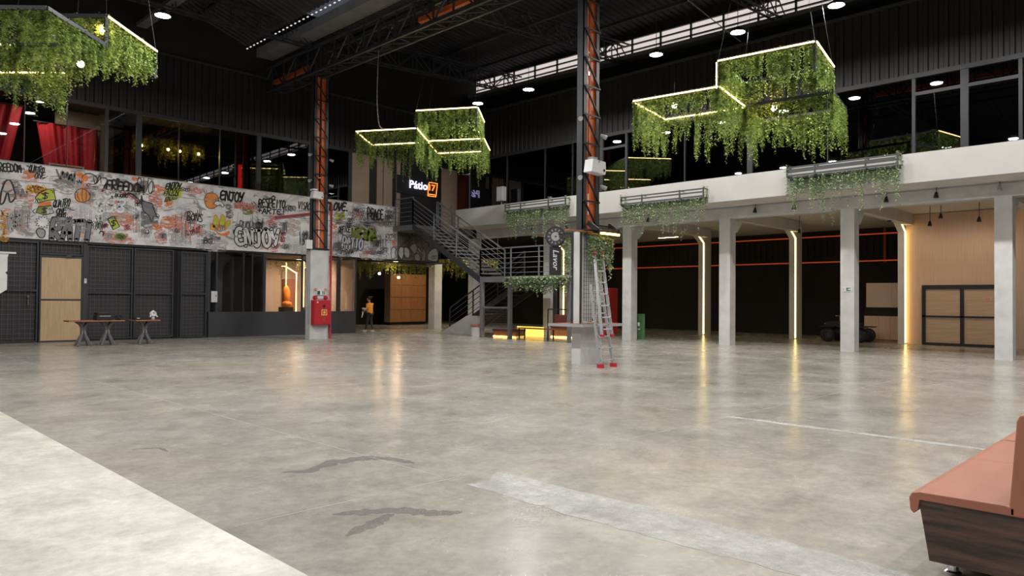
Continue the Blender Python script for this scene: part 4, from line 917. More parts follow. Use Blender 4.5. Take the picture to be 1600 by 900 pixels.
# linear lights and small spotlights under the mezzanine
ll = [(28.15, 18.9, 'linear light on the soffit behind the second planter'), (28.0, 14.1, 'linear light on the soffit above the middle inner pillar'), (28.0, 9.46, 'linear light on the soffit beside the exit sign pillar'), (29.4, 5.0, 'linear light on the soffit at the right edge of the view'), (27.0, 21.2, 'linear light on the soffit behind the stair railing'), (33.0, 21.0, 'linear light on the soffit near the rear wall')]
for x, y, lab in ll:
    t = thing('linear_light', (x, y, 4.95), lab, 'light', 'linear lights on the soffit')
    MB().box(x-0.06, x+0.06, y-0.6, y+0.6, 4.96, 5.02).build('case', mt['soffit'], t); MB().box(x-0.04, x+0.04, y-0.58, y+0.58, 4.95, 4.96).build('diffuser', mt['linear'], t)
def track_spot(px, py, X, label, mat='black', watt=0):
    c = PX(px, py, 'X', X)
    t = thing('track_spotlight', c, label, 'spotlight', 'small spotlights along the mezzanine beam')
    MB().tube(c+Vector((0.0, 0, 0.02)), Vector((c.x+0.02, c.y, 5.02)), 0.012, 6).build('stem', mt['steel'], t)
    MB().tube(c+Vector((0, 0, 0.07)), c+Vector((-0.03, 0, -0.09)), 0.035, 10, 0.075).build('head', mt[mat], t)
    if watt:
        ld = bpy.data.lights.new('spot_light', 'SPOT'); ld.energy = watt; ld.spot_size = 2.0; ld.spot_blend = 0.8; ld.color = (1.0, 0.86, 0.70); ld.shadow_soft_size = 0.06
        lo = bpy.data.objects.new('spot_light', ld); COL.objects.link(lo); lo.parent = t; lo.location = (0, 0, -0.11); lo.rotation_euler = (0, -0.75, 0)
for i, (x, y) in enumerate(((1241, 323), (1385, 311), (1463, 304), (1562, 293), (831, 359), (885, 355), (1013, 343), (1180, 328))):
    nm_ = ['black spotlight on the beam left of the big planter', 'black spotlight on the beam right of the big planter', 'black spotlight on the beam midway to the right pillar', 'pale spotlight on the beam at the top right pillar', 'black spotlight below the planter above the stairs', 'black spotlight beside the clock sign dial', 'black spotlight below the middle planter', 'black spotlight on the beam right of the middle planter'][i]
    track_spot(x, y, 24.05, nm_, 'grey' if i == 3 else 'black')
for i, (x, y) in enumerate(((1390, 342), (1453, 349), (1470, 337), (1530, 342), (1249, 361), (1215, 340))):
    nm_ = ['first black spotlight under the soffit left of the oak wall', 'lower black spotlight in front of the oak wall', 'upper black spotlight in front of the oak wall', 'tilted black spotlight beside the right pillar', 'small spotlight beside the middle inner pillar', 'small spotlight under the soffit behind the second pillar'][i]
    track_spot(x, y, 28.5, nm_, watt=55 if i in (0, 2, 3, 5) else 0)

# speaker on the mezzanine
sk = thing('loudspeaker', (23.4, 23.9, 5.88), 'white loudspeaker on a short pole behind the parapet', 'loudspeaker')
MB().box(23.3, 23.55, 23.68, 24.1, 6.15, 6.82).build('cabinet', mt['grey'], sk, bevel=0.02); MB().box(23.285, 23.3, 23.71, 24.07, 6.2, 6.77).build('grille', mt['grey'], sk); MB().tube((23.42, 23.88, 5.25), (23.42, 23.88, 6.15), 0.025, 8).build('pole', mt['gutter'], sk)
MB().lathe((23.42, 23.88, 5.22), [(0, 0), (0.2, 0), (0.2, 0.03), (0, 0.04)], 16).build('base_plate', mt['black'], sk)

# ---------------------------------------------------------------- passage cabinet
cb = thing('brown_cabinet', (27.3, 36, 0), 'large brown panelled cabinet in the dark passage', 'cabinet')
MB().box(25.95, 28.7, 36.03, 36.6, 0.17, 3.12).build('carcass', mt['beige'], cb); MB().box(26.0, 28.65, 36.1, 36.5, 0, 0.17).build('plinth', mt['black'], cb)
cols = [[25.95, 26.78, 27.5, 28.7], [25.95, 26.78, 27.5, 28.7], [25.95, 26.78, 27.5, 28.7], [25.95, 26.78, 27.5, 28.7]]
zz = [0.17, 0.93, 1.69, 2.43, 3.12]
for r in range(4):
    for a, b in zip(cols[r][:-1], cols[r][1:]): MB().box(a+0.008, b-0.008, 36.0, 36.03, zz[r]+0.022, zz[r+1]-0.022).build('panel', mt['cabwood'], cb)

# ---------------------------------------------------------------- leather bench, lower right
bx0, bx1 = 4.64, 9.2
bb = thing('leather_bench', (6.5, 1.0, 0), 'walnut bench with tan leather seat and backrest at the lower right', 'bench')
prof = [(1.215, 0.085), (1.27, 0.425), (0.72, 0.425), (0.72, 0.92), (0.60, 0.94), (0.60, 0.085)]
MB().prism([(bx0, y, z) for y, z in prof], (0.03, 0, 0)).build('end_panel', mt['benchwood'], bb)
MB().prism([(bx0+0.03, 1.205, 0.09), (bx0+0.03, 1.262, 0.42), (bx0+0.03, 1.242, 0.42), (bx0+0.03, 1.185, 0.09)], (bx1-bx0-0.03, 0, 0)).build('front_panel', mt['benchwood'], bb)
MB().box(bx0+0.03, bx1, 0.60, 0.63, 0.09, 0.94).build('rear_panel', mt['benchwood'], bb)
MB().box(bx0+0.03, bx1, 0.63, 1.18, 0.09, 0.11).build('bottom_panel', mt['black'], bb)
MB().box(bx0+0.03, bx1, 0.63, 1.24, 0.39, 0.42).build('seat_board', mt['black'], bb)
def cushion(x0, x1):
    # seat pad with a rolled front edge
    pr_ = [(0.80, 0.425), (1.262, 0.425), (1.272, 0.36), (1.295, 0.34), (1.312, 0.36), (1.318, 0.43), (1.30, 0.462), (1.26, 0.472), (0.85, 0.478), (0.80, 0.47)]
    m = MB(); n = len(pr_); segs = [(x0, 0.985), (x0+0.015, 1.0), (x1-0.015, 1.0), (x1, 0.985)]; vs = []
    for x, s in segs:
        for y, z in pr_: vs.append((x, 1.06+(y-1.06)*s, 0.43+(z-0.43)*s))
    fs = [(i*n+j, i*n+(j+1) % n, (i+1)*n+(j+1) % n, (i+1)*n+j) for i in range(3) for j in range(n)] + [tuple(range(n-1, -1, -1)), tuple(range(3*n, 4*n))]
    m.add(vs, fs).build('seat_cushion', mt['leather'], bb, smooth=False, bevel=0.006)
for a, b in ((4.62, 5.885), (5.892, 6.86), (6.9, 8.0), (8.01, 9.2)): cushion(a, b)
def backpad(x0, x1):
    MB().prism([(x0, 0.83, 0.46), (x0, 0.795, 0.93), (x0, 0.78, 0.965), (x0, 0.745, 0.975), (x0, 0.72, 0.955), (x0, 0.72, 0.424), (x0, 0.83, 0.424)], (x1-x0, 0, 0)).build('back_cushion', mt['leather'], bb, bevel=0.01)
for a, b in ((4.62, 6.86), (6.9, 9.2)): backpad(a, b)
for x in (4.78, 6.7, 9.0):
    for y in (1.13, 0.70): MB().lathe((x, y, 0), [(0, 0), (0.042, 0), (0.045, 0.012), (0.03, 0.02), (0.026, 0.06), (0.026, 0.09), (0, 0.09)], 16).build('foot', mt['chrome'], bb, 'chrome foot', smooth=False)

# ---------------------------------------------------------------- hanging greenery
_rng = random.Random(5)
def leaf_strand(mb, p, length, size=0.05, step=0.035, sway=0.05):
    x, y, z = p; a = _rng.uniform(0, 6.28); dx, dy = _rng.uniform(-sway, sway), _rng.uniform(-sway, sway); d = 0.0
    V = mb.v; Fc = mb.f
    while d < length:
        t = d/length; cx, cy, cz = x+dx*t, y+dy*t, z-d
        a += 2.4+_rng.uniform(-0.6, 0.6); s = size*_rng.uniform(0.7, 1.3); dn = _rng.uniform(0.2, 1.1); c, si = math.cos(a), math.sin(a); w = s*0.42
        n = len(V); hx, hy, hz = c*s, si*s, -s*dn
        V.append((cx, cy, cz)); V.append((cx+hx*0.5-si*w, cy+hy*0.5+c*w, cz+hz*0.4)); V.append((cx+hx, cy+hy, cz+hz)); V.append((cx+hx*0.5+si*w, cy+hy*0.5-c*w, cz+hz*0.4))
        Fc.append((n, n+1, n+2, n+3)); d += step*_rng.uniform(0.7, 1.3)
def curtain_of_leaves(mb, p, q, lmin, lmax, gap, size=0.05, step=0.035, jit=0.05, wave=1.0):
    """clumps of strands: each clump tapers to its own tip, with gaps between the tips"""
    p = Vector(p); q = Vector(q); L_ = (q-p).length; n = max(1, int(L_/0.17)); per = max(2, int(0.17/gap))
    for i in range(n+1):
        u = (i+_rng.uniform(-0.4, 0.4))/n; l = lmin+(lmax-lmin)*_rng.random()**1.3
        for k in range(per):
            o = _rng.uniform(-1, 1); t = min(1, max(0, u+o*0.085/L_)); b = p.lerp(q, t)
            leaf_strand(mb, (b.x+_rng.uniform(-jit, jit)*0.6, b.y+_rng.uniform(-jit, jit)*0.6, b.z), max(0.12, l*(1-0.45*abs(o))*_rng.uniform(0.75, 1.05)), size, step)

def chandelier(label, low, high, lit, bulbs, z0, hz, hang=(0.35, 1.0), wire_pts=()):
    """low: list of 4-corner loops at z0; high: loop raised by hz; lit: edges carrying light strips"""
    c0 = low[0][0]
    t = thing('vine_chandelier', (c0[0], c0[1], z0), label, 'chandelier', 'hanging vine chandeliers')
    fr = MB(); done = set(); lv = MB()
    def edge(a, b, z):
        key = tuple(sorted([(round(a[0], 2), round(a[1], 2)), (round(b[0], 2), round(b[1], 2))])+[z])
        if key in done: return False
        done.add(key); fr.bar((a[0], a[1], z+0.04), (b[0], b[1], z+0.04), 0.06, 0.08); return True
    def out(loop, a, z, d=-0.02):
        cx = sum(c[0] for c in loop)/4; cy = sum(c[1] for c in loop)/4; v = Vector((a[0]-cx, a[1]-cy, 0)).normalized()*d*1.4
        return (a[0]+v.x, a[1]+v.y, z+0.03)
    for loop in low:
        for i in range(4):
            a, b = loop[i], loop[(i+1) % 4]
            if edge(a, b, z0): curtain_of_leaves(lv, out(loop, a, z0), out(loop, b, z0), hang[0], hang[1], 0.017, 0.05, 0.032, 0.06); curtain_of_leaves(lv, out(loop, a, z0), out(loop, b, z0), 0.25, 0.5, 0.02, 0.05, 0.03, 0.06)
    for i in range(4):
        a, b = high[i], high[(i+1) % 4]
        edge(a, b, z0+hz); curtain_of_leaves(lv, out(high, a, z0+hz), out(high, b, z0+hz), hz*0.95, hz*1.6, 0.010, 0.05, 0.03, 0.06)
        fr.bar((a[0], a[1], z0), (a[0], a[1], z0+hz), 0.06)
    fr.build('frame', mt['steel'], t)
    for a, b in lit:
        A, B = Vector(a), Vector(b); mid = (A+B)/2
        lp = high if max(A.z, B.z) > z0+0.3 else min(low, key=lambda l: (Vector((sum(c[0] for c in l)/4, sum(c[1] for c in l)/4, z0))-mid).length)
        o = mid-Vector((sum(c[0] for c in lp)/4, sum(c[1] for c in lp)/4, mid.z)); o = o.normalized()*0.045
        if abs(A.z-B.z) < 0.01:
            if o.dot(mid-Vector((0, 0, mid.z))) > 0 and lp is not high: o = -o*1.3; o.z = -0.02      # far edges carry the strip on their inner side
            else: o.z = 0.03
        MB().bar(A+o, B+o, 0.02, 0.026).build('light_strip', mt['ledw'], t, 'glowing warm light strip')
    for loop, z in [(l, z0) for l in low]+[(high, z0+hz)]:
        for i in range(4):
            a, b = loop[i], loop[(i+1) % 4]
            for k in range(7):
                u = _rng.random(); p = Vector((*a, z+0.08)).lerp(Vector((*b, z+0.08)), u); leaf_strand(lv, p+Vector((0, 0, _rng.uniform(0, 0.05))), 0.05, 0.05, 0.03)
    lv.build('foliage', mt['leaf'], t, 'dense hanging green ivy', kind='stuff')
    for b in bulbs:
        MB().tube((b[0], b[1], b[2]+0.05), (b[0], b[1], z0+hz), 0.006, 5).build('bulb_cord', mt['black'], t)
        MB().sph(b, 0.075, 12, 8).build('bulb', mt['bulb'], t, 'glowing warm round bulb', smooth=True)
    for p in high:
        MB().tube((p[0], p[1], z0+hz+0.08), (p[0]+(high[0][0]+high[2][0]-2*p[0])*0.35, p[1]+(high[0][1]+high[2][1]-2*p[1])*0.35, roofz(p[0])), 0.004, 5).build('suspension_wire', mt['steel'], t)
    return t
def vadd(a, b): return (a[0]+b[0], a[1]+b[1])
def vsub(a, b): return (a[0]-b[0], a[1]-b[1])
def design(label, P0, P1, P2, Q1, Q2, z0, hz, litname, bulbs, hang):
    P3 = vadd(P0, vsub(P2, P1)); Q3 = vadd(P2, vsub(Q2, Q1)); S1 = vadd(P1, vsub(Q1, P2))
    D = dict(P0=(*P0, z0), P1=(*P1, z0), P2=(*P2, z0), P3=(*P3, z0), Q1=(*Q1, z0), Q2=(*Q2, z0), Q3=(*Q3, z0), R0=(*P1, z0+hz), R1=(*S1, z0+hz), R2=(*Q1, z0+hz), R3=(*P2, z0+hz))
    return chandelier(label, [[P0, P1, P2, P3], [P2, Q1, Q2, Q3]], [P1, S1, Q1, P2], [(D[e[:2]], D[e[2:]]) for e in litname.split()], bulbs, z0, hz, hang)
design('large vine chandelier hanging right of the ladder column', (16.34, 11.52), (16.69, 9.17), (18.82, 9.57), (19.11, 7.24), (21.01, 7.60), 7.0, 0.66,
       'P0P1 P1P2 P0P3 P3P2 P1R0 R0R1 R1R2', [(17.4, 10.9, 7.02), (19.3, 8.9, 6.95)], (0.55, 1.75))
vcm = design('vine chandelier hanging in front of the neon sign', (15.11, 23.24), (16.33, 21.17), (17.96, 22.57), (19.16, 20.58), (20.80, 21.99), 7.82, 0.65,
       'P0P1 P1P2 P0P3 P3P2 R0R1 R1R2 P2Q1 Q1Q2 P2Q3 Q3Q2', [], (0.5, 1.6))
r2 = math.sqrt(0.5)
def stp(s, t): return ((s-t)*r2, (s+t)*r2)
Rc = [stp(13.72, 8.82), stp(15.75, 8.82), stp(15.75, 10.8), stp(13.72, 10.8)]
Tc = [stp(15.75, 10.8), stp(17.57, 10.8), stp(17.57, 13.1), stp(15.75, 13.1)]
Lc = [stp(15.75, 8.82), stp(17.95, 8.82), stp(17.95, 10.8), stp(15.75, 10.8)]
chandelier('vine chandelier cut by the upper left corner of the view', [Rc, Tc], Lc,
           [((*Lc[0], 7.65), (*Lc[1], 7.65)), ((*Lc[1], 7.65), (*Lc[2], 7.65)), ((*Tc[1], 7.0), (*Tc[2], 7.0)), ((*Tc[3], 7.0), (*Tc[0], 7.0))],
           [tuple(PX(162, 48, 'Z', 7.4)), tuple(PX(126, 100, 'Z', 6.85))], 7.0, 0.65, (0.45, 1.35))

# planters on the parapet
def planter(y0, y1, zt, label, lmax):
    t = thing('parapet_planter', (22.6, (y0+y1)/2, zt-0.4), label, 'planter', 'long planters on the white parapet')
    X0, X1 = 22.52, 22.79
    f = MB()
    f.bar((X0, y0, zt-0.01), (X0, y1, zt-0.01), 0.03, 0.05); f.bar((X0, y0, zt-0.12), (X0, y1, zt-0.12), 0.03, 0.05 if zt < 5.8 else 0.12); f.bar((X0, y0, zt-0.27), (X0, y1, zt-0.27), 0.03, 0.06)
    for y in (y0, y0+(y1-y0)*0.27, y0+(y1-y0)*0.73, y1): f.bar((X0, y, zt-0.32), (X0, y, zt+0.03), 0.04, 0.05); f.bar((X0, y, zt-0.30), (X1, y, zt-0.30), 0.03); f.bar((X0, y, zt), (X1, y, zt), 0.03)
    f.build('frame', mt['steelp'], t)
    MB().box(X0+0.02, X1, y0, y1, zt-0.36, zt-0.31).build('trough_base', mt['steel'], t)
    lv = MB()
    curtain_of_leaves(lv, (X0-0.02, y0, zt-0.32), (X0-0.02, y1, zt-0.32), lmax*0.3, lmax*1.1, 0.04, 0.05, 0.045, 0.05)
    for dx in (0.08, 0.18): curtain_of_leaves(lv, (X0+dx, y0, zt-0.34), (X0+dx, y1, zt-0.34), lmax*0.2, lmax*0.75, 0.03, 0.05, 0.04, 0.06)
    for y in (y0, y1): curtain_of_leaves(lv, (X0-0.03, y, zt+0.10), (X1, y, zt+0.10), 0.5, 0.9, 0.03, 0.05, 0.04, 0.05)
    lv.build('foliage', mt['leafg'], t, 'thin trailing grey green ivy', kind='stuff')
planter(19.22, 22.72, 5.78, 'planter with trailing ivy on the parapet above the stair platform', 1.6)
planter(12.93, 16.43, 5.52, 'planter with trailing ivy on the parapet just right of the ladder column', 1.5)
planter(6.70, 9.95, 5.86, 'large planter with trailing ivy on the parapet below the big chandelier', 1.75)

# plants on the stair platform edge
pe = thing('platform_greenery', (20.5, 18.9, 2.3), 'bushy grey green plants hanging from the stair platform edge', 'hanging plant')
lv = MB()
for dx in (-0.16, -0.21, -0.28): curtain_of_leaves(lv, (20.55+dx, 17.3, 2.55-abs(dx)*0.3), (20.55+dx, 20.42, 2.55-abs(dx)*0.3), 0.3, 0.8, 0.03, 0.085, 0.05, 0.07)
lv.build('foliage', mt['leafg'], pe, kind='stuff'); MB().box(20.42, 20.6, 17.3, 20.42, 2.42, 2.52).build('trough', mt['steelm'], pe)
pc = thing('column_greenery', (14.25, 11.15, 2.4), 'thick trailing plant lit amber on the trellis of the ladder column', 'hanging plant')
lv = MB()
for y in (11.1, 11.04, 10.98, 10.92): curtain_of_leaves(lv, (13.90, y, 3.2-(11.1-y)*0.5), (14.60, y, 3.2-(11.1-y)*0.5), 0.7, 1.25, 0.022, 0.055, 0.035, 0.05)
lv.build('foliage', mt['leafg'], pc, kind='stuff'); MB().box(13.86, 14.72, 11.1, 11.2, 3.14, 3.22).build('trough', mt['steel'], pc)
pc = thing('column_greenery', (13.75, 11.75, 2.4), 'narrow trailing plant on the left side of the ladder column', 'hanging plant')
lv = MB()
for x in (13.74, 13.80): curtain_of_leaves(lv, (x, 11.60, 3.18), (x, 11.74, 3.18), 1.0, 1.75, 0.04, 0.05, 0.04, 0.04)
lv.build('foliage', mt['leafg'], pc, kind='stuff'); MB().box(13.7, 13.85, 11.6, 11.9, 3.14, 3.2).build('trough', mt['steel'], pc)
# vines over the dark passage
def vine_fringe(p, q, lo, hi, label, gap=0.03, rows=2):
    t = thing('vine_fringe', Vector(p).lerp(Vector(q), 0.5)-Vector((0, 0, hi)), label, 'hanging plant', 'vine fringes over the passage')
    lv = MB(); d = Vector(q)-Vector(p); s = Vector((-d.y, d.x, 0)).normalized()*0.14
    for r in range(rows): curtain_of_leaves(lv, Vector(p)+s*r, Vector(q)+s*r, lo, hi, gap, 0.055, 0.04, 0.06)
    lv.build('foliage', mt['leafd'], t, kind='stuff'); MB().bar(p, q, 0.05, 0.06).build('rail', mt['black'], t)
    for e in (p, q): MB().tube(e, (e[0], e[1], 5.03 if e[0] > 24.9 else 3.43), 0.012, 5).build('hanger', mt['black'], t)
vine_fringe((18.8, 29.4, 3.40), (23.4, 29.4, 3.40), 0.4, 1.05, 'olive vine fringe under the mural, above the walking person')
vine_fringe((25.0, 30.2, 3.75), (27.6, 28.4, 3.75), 0.5, 1.35, 'olive vine fringe between passage pillar and stairs', 0.025, 3)
vine_fringe((14.5, 30.3, 3.30), (18.3, 30.3, 3.30), 0.3, 0.75, 'olive vine fringe inside the lit shop', 0.05, 1)
for x, y, z in ((22.0, 31.5, 2.9), (23.6, 32.0, 2.75)):
    t = thing('pendant_bulb', (x, y, z), 'warm pendant bulb in the passage %s' % ('nearer the cabinet' if x > 23 else 'nearer the shop'), 'lamp')
    MB().sph((x, y, z), 0.06, 10, 8).build('bulb', mt['bulb'], t); MB().tube((x, y, z+0.05), (x, y, 3.42), 0.008, 5).build('cord', mt['black'], t)

# ---------------------------------------------------------------- red curtains upstairs
def curtain(x0t, x1t, x0b, x1b, y, z0, z1, label):
    m = MB(); n = int((x1t-x0t)/0.03); rows = 8; vs = []
    for r in range(rows+1):
        u = r/rows; a = x0t+(x0b-x0t)*u; b = x1t+(x1b-x1t)*u
        for i in range(n+1):
            t = i/n; vs.append((a+(b-a)*t, y+0.07*math.sin(t*n*0.30)+0.03*math.sin(t*n*0.71+u), z1+(z0-z1)*u))
    m.add(vs, [(r*(n+1)+i, r*(n+1)+i+1, (r+1)*(n+1)+i+1, (r+1)*(n+1)+i) for r in range(rows) for i in range(n)])
    t = thing('red_curtain', ((x0b+x1b)/2, y, z0), label, 'curtain', 'red curtains behind the glazing')
    m.build('drape', mt['curtain'], t, smooth=True); MB().tube((x0t-0.1, y, z1), (x1t+0.1, y, z1), 0.025, 8).build('rail', mt['black'], t)
curtain(6.25, 8.22, 6.65, 8.22, 29.9, 5.45, 7.75, 'red velvet curtain beside the brown pier')
curtain(3.2, 5.85, 3.2, 5.35, 29.9, 5.45, 8.2, 'red velvet curtain at the far left above the mural')
def upper_table(x0, x1, label):
    t = thing('upper_table', ((x0+x1)/2, 29.2, 5.4), label, 'table', 'tables behind the glazing above the mural')
    MB().box(x0, x1, 29.0, 29.5, 6.14, 6.19).build('table_top', mt['doorwood'], t)
    for x in (x0+0.03, x1-0.03):
        for y in (29.03, 29.47): MB().box(x-0.02, x+0.02, y-0.02, y+0.02, 5.4, 6.14).build('leg', mt['plastic'], t)
upper_table(6.45, 7.55, 'white legged table in front of the red curtain'); upper_table(9.45, 11.0, 'white legged table behind the glazing beside the dark post')
# vines with bulbs and a glowing red upright, added behind the glazing
vl = thing('bulb_vines', (10.7, 30.2, 6.3), 'hanging vines with yellow bulbs behind the glazing above the mural', 'lamp')
lv = MB(); MB().box(9.5, 12.2, 30.05, 30.35, 7.86, 7.92).build('frame', mt['black'], vl)
for y in (30.1, 30.3): curtain_of_leaves(lv, (9.5, y, 7.86), (12.2, y, 7.86), 0.5, 1.3, 0.02, 0.06, 0.04, 0.06)
lv.build('foliage', mt['leafd'], vl, 'yellow green trailing leaves', kind='stuff')
for x in (9.75, 10.75, 11.2, 11.95): MB().sph((x, 29.95, 7.45), 0.05, 10, 8).build('bulb', EM('yellow bulb %d' % (x*100), (1, 0.7, 0.15), 160), vl); MB().tube((x, 29.95, 7.5), (x, 30.1, 7.88), 0.006, 5).build('bulb_cord', mt['black'], vl)
for x in (9.7, 12.0): MB().tube((x, 30.2, 7.9), (x, 30.2, 8.38), 0.01, 5).build('hanger', mt['black'], vl)
rp = thing('red_upright', (13.95, 30.5, 5.4), 'glowing red upright behind the glazing', 'lamp')
MB().box(13.9, 14.02, 30.45, 30.57, 5.5, 7.35).build('tube', EM('red glow', (1, 0.02, 0.02), 1.2), rp); MB().box(13.82, 14.1, 30.37, 30.65, 5.4, 5.5).build('base', mt['black'], rp)
def cable(pts, r_, label, par=None):
    q = [Vector(p) for p in pts]; out_ = []
    P = [q[0]]+q+[q[-1]]
    for i in range(1, len(P)-2):
        for k in range(8):
            t_ = k/8; a, b, c, d = P[i-1], P[i], P[i+1], P[i+2]
            out_.append(0.5*(2*b+(c-a)*t_+(2*a-5*b+4*c-d)*t_*t_+(3*b-a-3*c+d)*t_**3))
    out_.append(q[-1]); MB().path(out_, r_, 6).build('power_cable', mt['steelm'], par, label=label, cat=None if par else 'cable', smooth=True)
cable([(14.45, 20.9, 10.2), (14.5, 21.0, 9.6), (14.9, 21.6, 8.6), (15.5, 22.3, 8.0), (15.72, 22.2, 7.9)], 0.018, 'grey drooping power cable', vcm)
cable([(14.6, 11.6, 11.3), (17.2, 11.2, 10.6), (20.0, 11.5, 10.55), (23.8, 12.2, 10.8)], 0.015, 'grey power cable slung from the roof truss to the right cladding')
# unseen lamps added to light the curtains, shop and passage
def fill_lamp(x, y, z, w, label, col=(1, 0.9, 0.78)):
    t = thing('fill_lamp', (x, y, z), label, 'lamp')
    MB().lathe((x, y, z), [(0, 0.04), (0.14, 0.04), (0.15, 0.0), (0.13, 0.0)], 16).build('housing', mt['steel'], t); MB().lathe((x, y, z), [(0, 0.002), (0.13, 0.002)], 16).build('lens', EM('fill lamp lens %d' % (x*10), col, 6), t)
    ld = bpy.data.lights.new('fill_light', 'AREA'); ld.shape = 'DISK'; ld.size = 0.25; ld.energy = w; ld.color = col
    lo = bpy.data.objects.new('fill_light', ld); COL.objects.link(lo); lo.parent = t; lo.location = (0, 0, -0.01)
fill_lamp(6.2, 29.25, 8.30, 22, 'added fill lamp in the room with the red curtains')
fill_lamp(17.0, 30.8, 3.38, 100, 'added fill lamp in the lit shop', (1, 0.8, 0.6))

fill_lamp(26.9, 33.8, 4.98, 70, 'added fill lamp under the passage ceiling before the brown cabinet', (1, 0.82, 0.6))
fill_lamp(21.2, 29.0, 3.41, 22, 'added fill lamp under the passage ceiling beside the shop', (1, 0.8, 0.5))
fill_lamp(26.4, 28.6, 4.98, 110, 'added fill lamp under the passage ceiling behind the stairs', (1, 0.85, 0.55))
# lit shop contents
def led_hook(x, y, label, hook=True):
    t = thing('light_tube', (x, y, 0.9), label, 'light tube', 'yellow light tubes in the shop')
    pts = [(x, y, 0.6), (x, y, 2.75)] + ([(x-0.55, y, 3.05), (x-0.75, y, 3.05)] if hook else [(x, y, 3.3)])
    MB().path(pts, 0.022, 6).build('tube', EM('yellow light tube %d' % (x*100), (1.0, 0.66, 0.18), 5), t); MB().box(x-0.05, x+0.05, y-0.05, y+0.05, 0, 0.6).build('foot', mt['black'], t)
led_hook(PX(463, 440, 'Y', 31.2).x, 31.2, 'bent yellow light tube in the lit shop'); led_hook(PX(474.5, 440, 'Y', 30.6).x, 30.6, 'straight yellow light tube in the lit shop', False)
led_hook(PX(447, 440, 'Y', 32.4).x, 32.4, 'thin yellow light tube above the orange chair', False)
oc = thing('orange_chair', (16.74, 31.5, 0), 'orange upholstered chair on a black base in the shop', 'chair')
om = M('orange upholstery', (0.75, 0.22, 0.015), 0.6)
MB().sph((16.74, 31.5, 1.72), (0.2, 0.16, 0.46), 12, 10).build('backrest', om, oc, smooth=True); MB().sph((16.71, 31.35, 1.28), (0.24, 0.24, 0.16), 12, 8).build('seat', om, oc, smooth=True)
MB().box(16.49, 16.96, 31.2, 31.75, 0, 1.15).build('base', mt['black'], oc)
ct = thing('shop_counter', (15.0, 31.8, 0), 'low wooden counter with bags in the lit shop', 'counter')
MB().box(14.3, 15.2, 31.6, 32.2, 0, 1.35).build('carcass', mt['tablewood'], ct); MB().box(14.25, 15.25, 31.55, 32.25, 1.35, 1.4).build('worktop', mt['leather'], ct)
MB().sph((16.05, 28.61, 1.09), (0.16, 0.08, 0.1), 10, 8).build('grey_bag', mt['grey'], label='grey bag on the shop sill', cat='bag', smooth=True)
MB().box(17.3, 17.85, 32.6, 32.98, 0, 2.5).build('shop_door', mt['leather'], label='brown inner door at the back of the lit shop', cat='door')
MB().box(17.0, 17.45, 29.2, 29.25, 0.0, 2.3).build('glass_panel', mt['plastic'], label='white panel leaning behind the shop window right of the column', cat='panel')
sm_ = thing('office_chair', (17.75, 29.6, 0), 'dark chair behind the shop window right of the column', 'chair')
MB().box(17.55, 17.95, 29.4, 29.8, 0.9, 0.98).build('seat', mt['charcoal'], sm_, bevel=0.02); MB().box(17.55, 17.95, 29.75, 29.82, 0.98, 1.4).build('backrest', mt['charcoal'], sm_, bevel=0.02); MB().tube((17.75, 29.6, 0), (17.75, 29.6, 0.9), 0.03, 8).build('stem', mt['black'], sm_)

# ---------------------------------------------------------------- graffiti on the mural
pm = lambda n, c: M('spray '+n, c, 0.6, var=0.18, scale=5)
INK = dict(k=pm('black', (0.018, 0.018, 0.02)), w=pm('white', (0.78, 0.78, 0.80)), g=pm('grey', (0.19, 0.19, 0.20)), m=pm('mid grey', (0.36, 0.355, 0.36)), o=pm('orange', (0.80, 0.22, 0.05)),
           p=pm('pumpkin', (0.72, 0.27, 0.06)), c=pm('coral', (0.72, 0.25, 0.19)), l=pm('lime', (0.48, 0.56, 0.05)), d=pm('dull green', (0.22, 0.28, 0.05)), r=pm('dark red', (0.38, 0.05, 0.06)),
           y=pm('amber', (0.78, 0.38, 0.06)), s=pm('rose beige', (0.62, 0.50, 0.45)), b=pm('blue white', (0.64, 0.66, 0.74)), v=pm('silver', (0.50, 0.50, 0.53)), t=pm('taupe', (0.26, 0.235, 0.22)))
def dry(m0, name, seed):
    """the same paint, dragged on with a dry brush: it covers only partly"""
    m = m0.copy(); m.name = name; nt = m.node_tree; N = nt.nodes.new; L = nt.links.new; out = nt.nodes['Material Output']; b = nt.nodes['Principled BSDF']
    tc = N('ShaderNodeTexCoord'); mp = N('ShaderNodeMapping'); mp.inputs['Scale'].default_value = (1.6, 1, 5.0); mp.inputs['Location'].default_value = (seed, 0, seed*2); L(tc.outputs['Object'], mp.inputs[0])
    nz = N('ShaderNodeTexNoise'); nz.inputs['Scale'].default_value = 2.2; nz.inputs['Detail'].default_value = 8; nz.inputs['Roughness'].default_value = 0.75; nz.inputs['Distortion'].default_value = 0.6; L(mp.outputs[0], nz.inputs['Vector'])
    cr = N('ShaderNodeValToRGB'); cr.color_ramp.elements[0].position = 0.44; cr.color_ramp.elements[1].position = 0.60; L(nz.outputs['Fac'], cr.inputs[0])
    tr = N('ShaderNodeBsdfTransparent'); mx = N('ShaderNodeMixShader'); L(cr.outputs[0], mx.inputs[0]); L(tr.outputs[0], mx.inputs[1]); L(b.outputs[0], mx.inputs[2]); L(mx.outputs[0], out.inputs[0])
    return m
DRY = {k: dry(v, 'dry '+v.name, i*1.3) for i, (k, v) in enumerate(INK.items())}
def gp(x, y, off): return PX(x, y, 'Y', YM-off)
def gown(x): return mural if x < 620.5 else mural2
